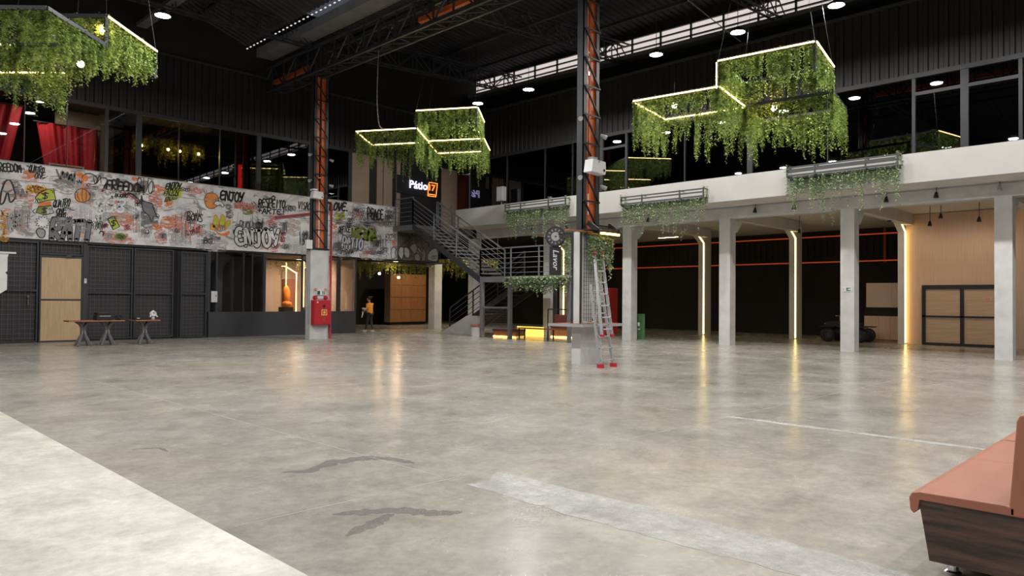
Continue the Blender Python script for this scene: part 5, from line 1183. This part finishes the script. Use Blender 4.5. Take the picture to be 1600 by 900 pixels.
def smooth(pts, n=5):
    if len(pts) < 3: return pts
    P = [pts[0]]+list(pts)+[pts[-1]]; out = []
    for i in range(1, len(P)-2):
        for k in range(n):
            t = k/n; r = []
            for j in (0, 1):
                a, b, c, d = (P[i-1][j], P[i][j], P[i+1][j], P[i+2][j])
                r.append(0.5*(2*b+(c-a)*t+(2*a-5*b+4*c-d)*t*t+(3*b-a-3*c+d)*t**3))
            out.append(tuple(r))
    out.append(P[-2]); return out
def ribbon(mb, pts, w, off, taper=True):
    cs = [gp(x, y, off) for x, y in pts]; n = len(cs); vs = []
    for i, c in enumerate(cs):
        d = cs[min(i+1, n-1)]-cs[max(i-1, 0)]; d = Vector((d.x, 0, d.z)); d = d.normalized() if d.length > 1e-6 else Vector((1, 0, 0))
        s = Vector((-d.z, 0, d.x))*(w/2*((0.45+0.55*math.sin(math.pi*(i+0.5)/n)) if taper else 1)); vs += [c+s, c-s]
    mb.add(vs, [(2*i, 2*i+1, 2*i+3, 2*i+2) for i in range(n-1)])
def gstroke(lines, w, ink, off=0.010, name='brush_stroke'):
    mb = MB()
    for l in lines: ribbon(mb, smooth(l), w, off)
    return mb.build(name, INK[ink], gown(lines[0][0][0]))
def gblob(pts, ink, off=0.003, line=None, lw=0.035, sm=True, name='painted_shape'):
    q = smooth(list(pts)+[pts[0]], 4)[:-1] if sm else pts
    MB().add([gp(x, y, off) for x, y in q], [tuple(range(len(q)))]).build(name, INK[ink], gown(pts[0][0]))
    if line:
        mb = MB(); ribbon(mb, q+[q[0]], lw, off+0.003, False); mb.build('outline', INK[line], gown(pts[0][0]))
_gr = random.Random(9)
def scribble(x0, y0, x1, y1, ink, loops=8, w=0.03, off=0.008):
    n = loops*4; pts = []
    for i in range(n+1):
        t = i/n; a = t*loops*2*math.pi
        pts.append((x0+(x1-x0)*(0.12+0.76*t)+0.13*(x1-x0)*math.cos(a)*_gr.uniform(0.5, 1.2), (y0+y1)/2+(y1-y0)*0.42*math.sin(a)*_gr.uniform(0.5, 1.15)))
    gstroke([pts], w, ink, off, 'tag')
def smear(x0, y0, x1, y1, ink, n=3, off=0.0025, slope=0.1):
    """a few dry brush strokes filling a box"""
    ls = []
    mb = MB()
    for i in range(n):
        y = y0+(y1-y0)*(i+0.5)/n; a = x0+_gr.uniform(0, 0.2)*(x1-x0); b = x1-_gr.uniform(0, 0.2)*(x1-x0)
        h = abs(gp(x0, y0, 0).z-gp(x0, y1, 0).z)/n*_gr.uniform(1.6, 2.8)
        ribbon(mb, smooth([(a, y-0.5), (a+(b-a)*0.3, y+_gr.uniform(-2, 2)), (a+(b-a)*0.65, y+slope*(b-a)*0.6+_gr.uniform(-2, 2)), (b, y+slope*(b-a))]), h, off+_gr.uniform(0, 0.0004))
    mb.build('paint_smear', DRY[ink], gown(x0))
def drips(x0, x1, y0, y1, ink, n=8, w=0.018):
    mb = MB()
    for i in range(n):
        x = _gr.uniform(x0, x1); y = _gr.uniform(y0, y0+(y1-y0)*0.4); ribbon(mb, [(x, y), (x+0.2, y+(y1-y)*_gr.uniform(0.5, 1))], w, 0.0045)
    mb.build('paint_drips', INK[ink], gown(x0))

# hand drawn letters: polylines in a unit box, y down
SF = {'A': [[(0, 1), (.2, .4), (.5, 0), (.75, .4), (1, 1)], [(.15, .65), (.85, .6)]], 'B': [[(0, 1), (0, 0), (.7, .08), (.75, .38), (.1, .48), (.9, .6), (.85, .92), (0, 1)]],
 'C': [[(1, .12), (.5, 0), (0, .45), (.45, 1), (1, .88)]], 'D': [[(0, 1), (0, 0), (.75, .15), (.95, .55), (.7, .92), (0, 1)]], 'E': [[(1, .06), (.35, 0), (0, .3), (.1, .5), (0, .75), (.4, 1), (1, .93)], [(.1, .5), (.8, .46)]],
 'F': [[(1, 0), (.1, .05), (0, 1)], [(.05, .48), (.75, .45)]], 'G': [[(1, .15), (.5, 0), (0, .45), (.45, 1), (.95, .85), (.95, .55), (.55, .55)]], 'H': [[(0, 0), (0, 1)], [(1, 0), (1, 1)], [(0, .5), (1, .5)]],
 'I': [[(.5, 0), (.5, 1)]], 'J': [[(.1, .03), (1, 0)], [(.7, 0), (.68, .75), (.35, 1), (0, .8)]], 'L': [[(0, 0), (.03, .95), (1, .98)]], 'M': [[(0, 1), (.12, 0), (.5, .6), (.85, 0), (1, 1)]],
 'N': [[(0, 1), (.05, 0), (.5, .45), (.92, 1), (1, 0)]], 'O': [[(.5, 0), (.05, .35), (.15, .85), (.55, 1), (.95, .7), (.9, .2), (.5, 0)]], 'P': [[(0, 1), (0, 0), (.8, .08), (.85, .45), (.05, .55)]],
 'Q': [[(.5, 0), (.05, .4), (.3, .95), (.9, .7), (.85, .15), (.5, 0)], [(.6, .7), (1, 1.05)]], 'R': [[(0, 1), (0, 0), (.8, .08), (.8, .42), (.05, .5), (.45, .7), (1, 1)]], 'S': [[(1, .08), (.35, 0), (.08, .25), (.85, .6), (.75, .95), (0, .95)]],
 'T': [[(0, .04), (1, 0)], [(.5, 0), (.5, 1)]], 'U': [[(0, 0), (.05, .75), (.5, 1), (.95, .7), (1, 0)]], 'V': [[(0, 0), (.45, 1), (1, 0)]], 'Y': [[(0, 0), (.2, .45), (.55, .5), (1, 0)], [(.8, .25), (.55, .8), (.2, 1)]],
 'X': [[(0, 0), (1, 1)], [(1, 0), (0, 1)]], '+': [[(.5, .2), (.5, .8)], [(.1, .5), (.9, .5)]], '!': [[(.5, 0), (.45, .65)], [(.45, .88), (.47, .97)]], '.': [[(.3, .9), (.4, .95)]], '$': [[(1, .2), (.35, .12), (.08, .35), (.85, .6), (.75, .85), (0, .85)], [(.5, 0), (.45, 1)]], ' ': []}
def ghand(txt, x0, y0, x1, y1, h, ink, w=0.035, off=0.008, shear=0.1, jig=0.05, grow=0.0, name='lettering', seed=1):
    """hand lettering between pixel columns x0..x1, baseline y0..y1, letter height h, stroke width w metres"""
    g = random.Random(seed+len(txt)*7+ord(txt[0])); mb = MB(); n = len(txt); cw = (x1-x0)/n
    for i, ch in enumerate(txt.upper()):
        hs = h*(1+g.uniform(-0.12, 0.12)); yo = g.uniform(-jig, jig)*h
        for pl_ in SF[ch]:
            pts = []
            for (u, v) in pl_:
                xx = x0+cw*(i+0.10+0.80*u)+shear*hs*(1-v)-shear*h*0.5; yy = y0+(y1-y0)*(xx-x0)/(x1-x0)-hs*(1-v)+yo
                pts.append((xx+g.uniform(-1, 1)*jig*cw*0.6, yy+g.uniform(-1, 1)*jig*h*0.5))
            q = smooth(pts); ribbon(mb, q, w+grow, off, False)
            for e in (q[0], q[-1]):                 # round caps
                c = gp(e[0], e[1], off); r_ = (w+grow)/2; mb.add([c+Vector((r_*math.cos(a), 0, r_*math.sin(a))) for a in [k*math.pi/4 for k in range(8)]], [tuple(range(8))])
    return mb.build(name, INK[ink], gown(x0))
def gbubble(txt, x0, y0, x1, y1, h, fill='w', line='k', w=0.17, edge=0.07, **kw):
    ghand(txt, x0, y0, x1, y1, h, line, w+edge, 0.0060, name='letter_outline', **kw); ghand(txt, x0, y0, x1, y1, h, fill, w, 0.0085, **kw)

# broad colour fields
for a in ((0, 283, 34, 300, 'g', 3), (33, 268, 62, 280, 'o', 2), (75, 276, 118, 298, 'm', 3), (20, 300, 60, 312, 'c', 2), (0, 330, 16, 372, 'y', 5), (18, 318, 52, 356, 'm', 4), (150, 335, 160, 352, 'v', 3),
          (115, 300, 150, 312, 'm', 2), (110, 328, 150, 352, 'b', 5), (150, 318, 205, 345, 'v', 4), (185, 338, 215, 352, 'o', 2), (160, 362, 210, 376, 'c', 3), (178, 282, 205, 292, 'm', 2), (205, 276, 215, 280, 'o', 2),
          (230, 300, 255, 325, 'c', 4), (238, 292, 262, 300, 'o', 2), (255, 312, 272, 322, 'o', 2), (250, 338, 285, 356, 'o', 3), (236, 350, 256, 358, 'o', 2), (240, 360, 262, 378, 'c', 3), (268, 336, 300, 360, 's', 4),
          (215, 320, 250, 350, 'g', 4), (290, 293, 320, 301, 'c', 2), (270, 322, 300, 335, 'b', 3), (262, 355, 300, 380, 'v', 4), (300, 350, 318, 366, 'c', 3), (352, 318, 364, 340, 't', 4), (308, 362, 345, 372, 'g', 2), (300, 374, 362, 388, 'v', 3),
          (362, 318, 392, 326, 'c', 3), (374, 324, 398, 334, 'd', 2), (395, 345, 410, 362, 'm', 3), (408, 374, 440, 390, 'c', 4), (418, 335, 434, 352, 'c', 3), (445, 345, 470, 365, 's', 4), (436, 348, 450, 362, 'm', 3), (455, 375, 484, 392, 'w', 3),
          (518, 333, 540, 348, 's', 2), (524, 344, 536, 349, 'o', 2), (518, 352, 528, 358, 'o', 2), (548, 322, 572, 342, 'v', 3), (556, 340, 582, 348, 'm', 2), (600, 325, 618, 346, 'm', 3), (598, 358, 616, 385, 'w', 5), (520, 380, 545, 398, 'm', 3), (575, 388, 610, 402, 'b', 3), (560, 386, 580, 400, 's', 2), (590, 368, 608, 392, 'b', 4)):
    smear(*a[:4], a[4], a[5], slope=0.09)
for a in ((20, 50, 322, 360, 'g', 9), (120, 160, 318, 350, 'w', 8), (206, 222, 318, 378, 'w', 10), (260, 300, 330, 380, 'r', 12), (362, 404, 326, 376, 'm', 14), (300, 330, 350, 386, 'w', 9), (398, 412, 340, 362, 'k', 8), (408, 440, 372, 388, 'r', 8), (460, 480, 350, 388, 'k', 9), (520, 560, 355, 395, 'k', 10), (575, 610, 360, 395, 'k', 12), (545, 590, 355, 378, 'd', 10)):
    drips(*a)

# left section
ghand('FREEDOM', -7, 267.5, 33, 269, 12, 'k', 0.045, shear=-0.1)
gstroke([[(34, 262), (35, 266)], [(37, 262), (38, 266)], [(42, 258), (43, 261)], [(44, 258), (45, 261)]], 0.03, 'k')
ghand('QUATRO', 45, 269, 70, 270.5, 10, 'k', 0.035, shear=0.15); ghand('ONE', 54, 279, 71, 278, 8, 'k', 0.03, shear=0.15); gstroke([[(60, 277), (66, 280), (75, 275)]], 0.02, 'k')
gstroke([[(88, 264), (91, 272), (95, 279), (98, 268), (101, 278), (105, 270), (108, 281), (111, 272), (113, 284), (117, 270), (116, 288)], [(85, 283), (95, 281), (108, 287), (116, 292)]], 0.10, 'g')
gblob([(118, 272), (124, 269), (130, 272), (131, 290), (129, 297), (134, 300), (131, 303), (127, 296), (119, 292)], 'o')
gblob([(117, 279), (128, 279), (129, 291), (117, 290)], 'v', 0.005, sm=False); gstroke([[(121, 288), (120, 282), (123, 286), (124, 281), (126, 286), (128, 282), (127, 289)]], 0.03, 'k')
gblob([(117, 303), (121, 297), (128, 295), (136, 298), (141, 305), (139, 312), (132, 315.5), (123, 315), (118, 310)], 'p', 0.005, 'k', 0.025); gstroke([[(124, 297), (121, 305), (125, 314)], [(129, 296), (128, 305), (130, 315)], [(134, 298), (135, 306), (134, 314)]], 0.02, 'k', 0.011)
gstroke([[(128, 280), (130, 274), (140, 271), (150, 276), (153, 284), (146, 288), (136, 286)], [(146, 276), (149, 287), (156, 274), (158, 287)], [(153, 284), (158, 278), (166, 279), (168, 287), (162, 290)]], 0.035, 'k')
gblob([(129, 276), (135, 273), (138, 280), (133, 284)], 'o', 0.004)
ghand('FREEDOM', 166, 296, 226, 303, 14, 'k', 0.075, shear=0.1); gblob([(180, 281), (184, 278), (188, 281), (184, 284)], 'k', 0.006); gblob([(205, 288), (228, 282), (232, 292), (220, 302), (208, 300)], 't', 0.003)
gstroke([[(160, 300), (166, 287), (172, 292)], [(190, 304), (205, 303), (217, 312)]], 0.06, 'k')
# hat made of bills
gblob([(55, 309), (62, 301), (73, 296), (84, 295), (87, 312), (75, 313), (60, 317)], 'l', 0.005, 'k', 0.03, False); gblob([(62, 317), (80, 314), (80, 321), (60, 323)], 'o', 0.005, sm=False)
gblob([(60, 323), (80, 321), (84, 333), (70, 336), (56, 332)], 'd', 0.005, 'k', 0.03, False); ghand('$', 66, 311, 76, 311, 11, 'k', 0.035, 0.012); ghand('$', 65, 333, 74, 333, 9, 'k', 0.035, 0.012)
gstroke([[(59, 309), (61, 312), (64, 312)], [(78, 298), (82, 298), (83, 302)], [(57, 326), (51, 330), (56, 334)]], 0.025, 'k', 0.011)
ghand('quatro', 83, 324, 110, 322, 11, 'k', 0.035, shear=0.2); ghand('one', 88, 334, 104, 333, 8, 'k', 0.04, shear=0.2); gstroke([[(104, 324), (110, 327), (117, 329)]], 0.03, 'k')
ghand('FEIDMAN', 80, 344, 112, 344, 5, 'k', 0.028, shear=0.3)
bp_ = []
for k in range(24):
    a = 2*math.pi*k/24; r_ = 13.5 if k % 2 == 0 else 8.5; bp_.append((67+r_*0.95*math.cos(a), 347+r_*0.8*math.sin(a)))
gblob(bp_, 'w', 0.005, 'k', 0.03, False)
gblob([(56, 362), (60, 357), (70, 360), (69, 370), (62, 371)], 'm', 0.004, 'k', 0.03)
gbubble('RATI', 80, 374, 146, 377, 27, 'g', 'k', 0.13, 0.05, shear=0.12)
smear(84, 342, 118, 352, 'm', 2, 0.0095); smear(118, 350, 142, 360, 'm', 2, 0.0095)
gblob([(2, 300), (8, 284), (16, 282), (22, 296), (24, 308), (16, 316), (12, 300), (6, 316), (0, 318)], 's', 0.005, 'k', 0.05); gstroke([[(3, 297), (11, 300), (20, 296)], [(25, 312), (27, 296), (33, 308), (35, 295), (40, 308), (44, 298)]], 0.06, 'g')
ghand('BOYAN', 42, 300, 72, 303, 10, 'y', 0.06); scribble(44, 288, 72, 304, 'y', 7, 0.035)
scribble(8, 330, 40, 365, 'm', 7, 0.05); scribble(38, 362, 56, 370, 'm', 6, 0.02)
# white bubbles
for (x, y, r_) in ((152, 318, 5), (158, 313, 6), (160, 325, 6), (168, 306, 7), (175, 315, 7), (170, 325, 6), (182, 320, 6), (180, 308, 5), (190, 316, 5), (188, 327, 5), (155, 330, 5), (168, 303, 5)):
    gblob([(x-r_, y), (x-r_*0.5, y-r_*0.8), (x+r_*0.6, y-r_*0.7), (x+r_, y), (x+r_*0.5, y+r_*0.8), (x-r_*0.6, y+r_*0.7)], 'v', 0.0045, 'w', 0.07)
gblob([(178, 315), (182, 313), (184, 317), (180, 319)], 'c', 0.009)
ghand('BUONO', 180, 307, 200, 309, 5, 'k', 0.03); gstroke([[(185, 300), (200, 304), (212, 312), (218, 318)]], 0.05, 'r')
gblob([(168, 342), (178, 338), (187, 354), (177, 359)], 'l', 0.005, 'k', 0.035, False); ghand('$', 173, 354, 182, 353, 10, 'k', 0.035, 0.012); gblob([(172, 336), (182, 334), (186, 346), (183, 350)], 'y', 0.004)
gblob([(178, 368), (186, 364), (195, 366), (198, 372), (190, 376), (182, 374)], 'd', 0.005); scribble(180, 366, 198, 375, 'k', 6, 0.02)
scribble(144, 345, 168, 360, 'k', 6, 0.02); scribble(193, 350, 205, 360, 'r', 6, 0.02); gstroke([[(155, 365), (158, 361), (162, 364), (160, 369)]], 0.05, 'k')
# middle section
ghand('BUO', 214, 300, 240, 303, 22, 'k', 0.03, shear=0.1); gstroke([[(214, 290), (216, 280), (226, 277), (238, 282), (241, 296), (232, 304), (222, 300)]], 0.025, 'k')
gblob([(221, 305), (223, 314), (238, 318), (240, 326), (246, 340), (240, 338), (237, 346), (232, 336), (224, 330), (221, 318)], 'g', 0.005, 'k', 0.04, False)
gblob([(262, 292), (282, 290), (284, 305), (275, 312), (258, 310)], 'l', 0.004); ghand('enjoy', 259, 296, 283, 296, 10, 'k', 0.05, shear=0.25); ghand('enjoy', 256, 306, 280, 305, 8, 'k', 0.035, shear=0.25); ghand('enjoy', 258, 315, 278, 311, 7, 'k', 0.03, shear=0.3)
gstroke([[(287, 346), (290, 332), (300, 331), (302, 338), (293, 340)]], 0.03, 'k'); ghand('BONS', 292, 344, 317, 347, 12, 'k', 0.04, shear=0.1); gstroke([[(308, 340), (309, 328)], [(311, 339), (312, 327)], [(314, 339), (314, 328)]], 0.03, 'k')
gstroke([[(270, 340), (272, 362)], [(276, 338), (278, 358), (282, 344), (284, 340), (283, 362)], [(292, 348), (294, 362), (297, 366), (297, 378)], [(303, 348), (306, 362)]], 0.06, 'c', 0.006)
gblob([(319, 312), (322, 304), (330, 301), (338, 304), (342, 312), (339, 322), (331, 326), (323, 323)], 'p', 0.005, 'k', 0.025); gblob([(334, 318), (338, 314), (345, 315), (350, 320), (348, 324), (344, 320), (339, 321)], 'w', 0.009, 'k', 0.025)
gstroke([[(319, 297), (321, 303)], [(323, 297), (323, 302)], [(330, 299), (334, 300)], [(321, 308), (324, 309)], [(320, 314), (324, 314)]], 0.025, 'k')
ghand('ENJOY', 344, 312, 381, 316, 13, 'k', 0.075, shear=0.12)
for pts in ([(332, 355), (334, 340), (338, 336), (342, 348), (340, 358)], [(342, 356), (345, 338), (349, 336), (352, 344), (349, 356)], [(350, 356), (354, 346), (360, 345), (359, 351), (352, 359)], [(329, 358), (330, 350), (336, 352), (338, 360)]): gblob(pts, 'l', 0.006, 'o', 0.03)
gblob([(338, 362), (348, 365), (358, 361), (358, 366), (350, 369), (340, 366)], 'o', 0.005); scribble(334, 350, 356, 362, 'g', 6, 0.03)
ghand('BG', 318, 380, 332, 381, 8, 'k', 0.03); scribble(310, 372, 340, 382, 'k', 6, 0.018)
gbubble('ENJOY', 368, 382, 437, 385, 23, 'w', 'k', 0.125, 0.085, shear=-0.05)
ghand('RESPEITO', 404, 323, 446, 326, 13, 'k', 0.06, shear=0.1); ghand('+ARTE!', 402, 333, 447, 335, 8, 'k', 0.05, shear=0.1); gblob([(423, 309), (427, 305), (431, 309), (427, 313)], 'k', 0.006); gblob([(425, 309), (427, 307.5), (429, 309), (427, 311)], 'v', 0.008)
gstroke([[(393, 316), (395, 319)], [(396, 315), (398, 318)], [(399, 317), (400, 321)]], 0.04, 'k')
ghand('VISAO', 466, 326, 485, 328, 11, 'k', 0.045, shear=0.1); gstroke([[(466, 330), (476, 329), (484, 330)], [(469, 340), (474, 338), (477, 340)]], 0.02, 'k'); scribble(470, 358, 484, 388, 'k', 7, 0.025); scribble(438, 380, 455, 390, 'k', 6, 0.02); scribble(440, 345, 450, 362, 'g', 5, 0.04); scribble(398, 344, 412, 360, 'k', 6, 0.03)
ghand('AMANHA', 366, 324, 396, 327, 8, 'c', 0.05, shear=0.1); ghand('PUOUS', 374, 360, 400, 362, 14, 'g', 0.06)
# right of the column
ghand('LOVE.', 515, 328, 547, 330, 12, 'k', 0.09, shear=0.2); gblob([(524, 336), (539, 331), (539, 342), (526, 343)], 'l', 0.004, sm=False); gstroke([[(520, 336), (537, 332), (528, 338), (538, 337), (530, 342), (539, 342)]], 0.025, 'k')
ghand('PEACE', 574, 342, 599, 344, 16, 'k', 0.07, jig=0.02, shear=0); scribble(548, 324, 572, 342, 'k', 7, 0.02); scribble(552, 330, 568, 344, 'c', 6, 0.02); scribble(600, 326, 617, 344, 'k', 7, 0.02); scribble(592, 340, 608, 356, 'g', 8, 0.025); scribble(556, 340, 582, 348, 'g', 7, 0.025)
ghand('OFFICE', 529, 362, 547, 363, 8, 'k', 0.045, shear=0.1); ghand('VIENNA', 549, 374, 588, 377, 17, 'd', 0.13); gbubble('PATIO', 535, 387, 567, 390, 16, 'b', 'k', 0.09, 0.07)
ghand('VIENNA', 520, 392, 536, 391, 11, 'g', 0.04, shear=0.2); ghand('VIENNA', 532, 396, 553, 396, 5, 'k', 0.03, shear=0.2); gstroke([[(519, 362), (521, 366), (525, 361), (526, 369)], [(518, 372), (523, 370), (525, 374)]], 0.03, 'c')
for x, y in ((574, 389), (582, 394), (592, 397), (588, 382)):
    gstroke([[(x+3*math.cos(a), y+2.6*math.sin(a)) for a in [k*0.9 for k in range(8)]]], 0.025, 'g')
scribble(580, 376, 596, 386, 'k', 6, 0.025); scribble(588, 392, 600, 398, 'k', 5, 0.03); gblob([(610, 378), (616, 374), (618, 382), (613, 384)], 'c', 0.004)
gblob([(612, 404), (611, 392), (615, 386), (619, 390), (617, 395), (619.5, 401), (616, 404)], 'b', 0.006, 'k', 0.03)
# dark end under the landing
for pts, ink in (([(626, 404), (622, 396), (625, 386), (631, 388), (631, 396), (628, 405)], 'b'), ([(634, 402), (630, 392), (634, 386), (640, 392), (639, 403)], 'v'), ([(644, 392), (640, 386), (648, 380), (652, 388), (648, 397)], 't'), ([(648, 406), (648, 399), (653, 396), (657, 402), (655, 408)], 't'), ([(660, 398), (652, 390), (655, 387), (660, 394), (661, 388), (665, 394), (664, 407), (659, 407)], 't'), ([(668, 406), (669, 396), (676, 389), (683, 390), (683, 408)], 'm')): gblob(pts, ink, 0.006, 'k', 0.035)
ghand('LOVE ALL', 628, 368, 650, 369, 6, 'k', 0.03); scribble(628, 362, 645, 380, 'k', 6, 0.02); scribble(655, 366, 675, 384, 'k', 7, 0.02); scribble(672, 398, 684, 406, 'k', 6, 0.02)

# many small overlapping tags
for i in range(130):
    x = _gr.uniform(2, 480) if i < 72 else _gr.uniform(520, 612)
    f_ = x/620; t0, b0_ = 250+76*f_, 371+34*f_
    w_ = _gr.uniform(10, 24); h_ = _gr.uniform(5, 13); y = _gr.uniform(t0+8, b0_-h_-3)
    scribble(x, y, x+w_, y+h_, _gr.choice('kkkkggmwwrc'), _gr.randint(4, 8), _gr.uniform(0.014, 0.03), 0.0055)

# ---------------------------------------------------------------- walking person
def skinned(name, verts, edges, radii, mat, parent, sub=2, flat=1.0):
    me = bpy.data.meshes.new(name); me.from_pydata(verts, edges, []); o = bpy.data.objects.new(name, me); COL.objects.link(o)
    m = o.modifiers.new('skin', 'SKIN'); m.use_smooth_shade = True; s = o.modifiers.new('sub', 'SUBSURF'); s.levels = sub; s.render_levels = sub
    for i, r in enumerate(radii):
        rr = r if hasattr(r, '__len__') else (r, r); me.skin_vertices[0].data[i].radius = rr
    me.skin_vertices[0].data[0].use_root = True
    dg = bpy.context.evaluated_depsgraph_get(); nm_ = bpy.data.meshes.new_from_object(o.evaluated_get(dg)); bpy.data.objects.remove(o); bpy.data.meshes.remove(me)
    vs = [tuple(v.co) for v in nm_.vertices]; fs = [tuple(p.vertices) for p in nm_.polygons]; bpy.data.meshes.remove(nm_)
    return MB().add(vs, fs).build(name, mat, parent, smooth=True)
PXX, PYY = 19.56, 28.75
pe_ = thing('person', (PXX, PYY, 0), 'person in an orange shirt and dark leggings walking left with white cloths', 'person')
# local frame: f = walking direction (towards -x, slightly away), s = the person's left side
fw = Vector((-0.35, 0.937, 0)); sd = Vector((-0.937, -0.35, 0)); B0 = Vector((PXX, PYY, 0))
def pt(f_, s_, z): v = B0+fw*f_+sd*s_; return (v.x, v.y, z)
skin = M('skin', (0.36, 0.19, 0.12), 0.55, var=0.05); shirt = M('orange cotton', (0.95, 0.34, 0.035), 0.8, var=0.08); legg = M('dark leggings', (0.018, 0.018, 0.026), 0.7); hair = M('dark hair', (0.02, 0.013, 0.01), 0.6); shoe = M('pale sneakers', (0.5, 0.42, 0.42), 0.6)
# one continuous body: pelvis, spine, head, two legs, two arms with fingers rooted in the palms
V = [pt(0, 0, 0.90), pt(0.0, 0, 1.08), pt(0.0, 0, 1.26), pt(0.02, 0, 1.36), pt(0.04, 0, 1.44), pt(0.055, 0, 1.52), pt(0.06, 0, 1.60),
     pt(0.0, 0.09, 0.86), pt(0.08, 0.09, 0.48), pt(0.16, 0.09, 0.09), pt(0.25, 0.09, 0.045),
     pt(0.0, -0.09, 0.86), pt(-0.02, -0.09, 0.48), pt(-0.14, -0.09, 0.10), pt(-0.06, -0.09, 0.045),
     pt(0.01, 0.16, 1.32), pt(0.0, 0.20, 1.06), pt(0.18, 0.17, 0.98), pt(0.25, 0.16, 0.98),
     pt(0.01, -0.16, 1.32), pt(0.06, -0.20, 1.08), pt(0.27, -0.13, 1.06), pt(0.34, -0.12, 1.06)]
Eg = [(0, 1), (1, 2), (2, 3), (3, 4), (4, 5), (5, 6), (0, 7), (7, 8), (8, 9), (9, 10), (0, 11), (11, 12), (12, 13), (13, 14), (2, 15), (15, 16), (16, 17), (17, 18), (2, 19), (19, 20), (20, 21), (21, 22)]
Rd = [0.12, 0.105, 0.115, 0.06, 0.05, 0.075, 0.06, 0.085, 0.055, 0.038, 0.032, 0.085, 0.055, 0.038, 0.032, 0.05, 0.04, 0.028, 0.03, 0.05, 0.04, 0.028, 0.03]
for base, sgn in ((18, 1), (22, -1)):
    b0 = Vector(V[base])
    for k, (dz, ln_) in enumerate(((0.022, 0.055), (0.007, 0.065), (-0.008, 0.062), (-0.022, 0.05))):
        i = len(V); p1 = b0+fw*0.035+Vector((0, 0, dz)); p2 = p1+fw*ln_*0.6-sd*sgn*0.01; p3 = p2+fw*ln_*0.3-sd*sgn*0.03
        V += [tuple(p1), tuple(p2), tuple(p3)]; Eg += [(base, i), (i, i+1), (i+1, i+2)]; Rd += [0.010, 0.009, 0.008]
    i = len(V); q1 = b0+Vector((0, 0, 0.025))-sd*sgn*0.02; q2 = q1+fw*0.03+Vector((0, 0, 0.02))-sd*sgn*0.015; V += [tuple(q1), tuple(q2)]; Eg += [(base, i), (i, i+1)]; Rd += [0.011, 0.009]
skinned('body', V, Eg, Rd, skin, pe_)
skinned('shirt', [pt(0, 0, 0.84), pt(0, 0, 0.97), pt(-0.01, 0, 1.12), pt(-0.01, 0, 1.28), pt(0.01, 0, 1.375), pt(0.01, 0.17, 1.31), pt(0.0, 0.215, 1.10), pt(0.01, -0.17, 1.31), pt(0.05, -0.215, 1.12)],
        [(0, 1), (1, 2), (2, 3), (3, 4), (3, 5), (5, 6), (3, 7), (7, 8)], [0.165, 0.155, 0.15, 0.145, 0.07, 0.075, 0.065, 0.075, 0.065], shirt, pe_)
skinned('leggings', [pt(0, 0, 0.92), pt(0.0, 0.09, 0.84), pt(0.08, 0.09, 0.48), pt(0.155, 0.09, 0.12), pt(0.0, -0.09, 0.84), pt(-0.02, -0.09, 0.48), pt(-0.135, -0.09, 0.13)], [(0, 1), (1, 2), (2, 3), (0, 4), (4, 5), (5, 6)], [0.13, 0.095, 0.065, 0.046, 0.095, 0.065, 0.046], legg, pe_)
hd = pt(0.07, 0, 1.565)
MB().sph((hd[0], hd[1], hd[2]), (0.088, 0.088, 0.115), 16, 12).build('head', skin, pe_, smooth=True)
n_ = pt(0.165, 0, 1.555); MB().sph(n_, (0.018, 0.014, 0.02), 8, 6).build('nose', skin, pe_, smooth=True)
for s_ in (0.032, -0.032): MB().sph(pt(0.15, s_, 1.575), 0.011, 8, 6).build('eye', hair, pe_)
for s_ in (0.088, -0.088): MB().sph(pt(0.06, s_, 1.565), (0.014, 0.014, 0.03), 8, 6).build('ear', skin, pe_, smooth=True)
MB().sph(pt(0.152, 0, 1.505), (0.012, 0.025, 0.007), 8, 6).build('mouth', M('lips', (0.3, 0.1, 0.08), 0.5), pe_)
MB().sph(pt(0.045, 0, 1.60), (0.098, 0.098, 0.10), 14, 10).sph(pt(-0.075, 0, 1.635), (0.06, 0.06, 0.058), 12, 8).build('hair', hair, pe_, smooth=True)
for f_, s_ in ((0.21, 0.09), (-0.10, -0.09)): MB().sph(pt(f_, s_, 0.045), (0.125, 0.075, 0.055), 12, 8).build('shoe', shoe, pe_, smooth=True)
cl_ = thing('white_cloth', pt(0.33, 0, 0.72), 'white cleaning cloths in the hands of the walking person', 'cloth')
MB().sph(pt(0.36, -0.1, 1.08), (0.11, 0.10, 0.06), 10, 8).sph(pt(0.44, -0.1, 1.10), (0.08, 0.06, 0.05), 10, 8).build('bunched_cloth', mt['plastic'], cl_, smooth=True)
MB().add([pt(0.24, 0.14, 0.99), pt(0.33, 0.16, 0.98), pt(0.34, 0.15, 0.84), pt(0.36, 0.16, 0.70), pt(0.33, 0.14, 0.68), pt(0.26, 0.16, 0.82), pt(0.28, 0.19, 0.96), pt(0.30, 0.19, 0.82), pt(0.34, 0.18, 0.70)], [(0, 1, 2, 5), (5, 2, 3, 4), (0, 5, 7, 6), (5, 4, 8, 7), (1, 6, 7, 2), (2, 7, 8, 3), (0, 6, 1), (3, 8, 4)]).build('hanging_cloth', mt['plastic'], cl_)
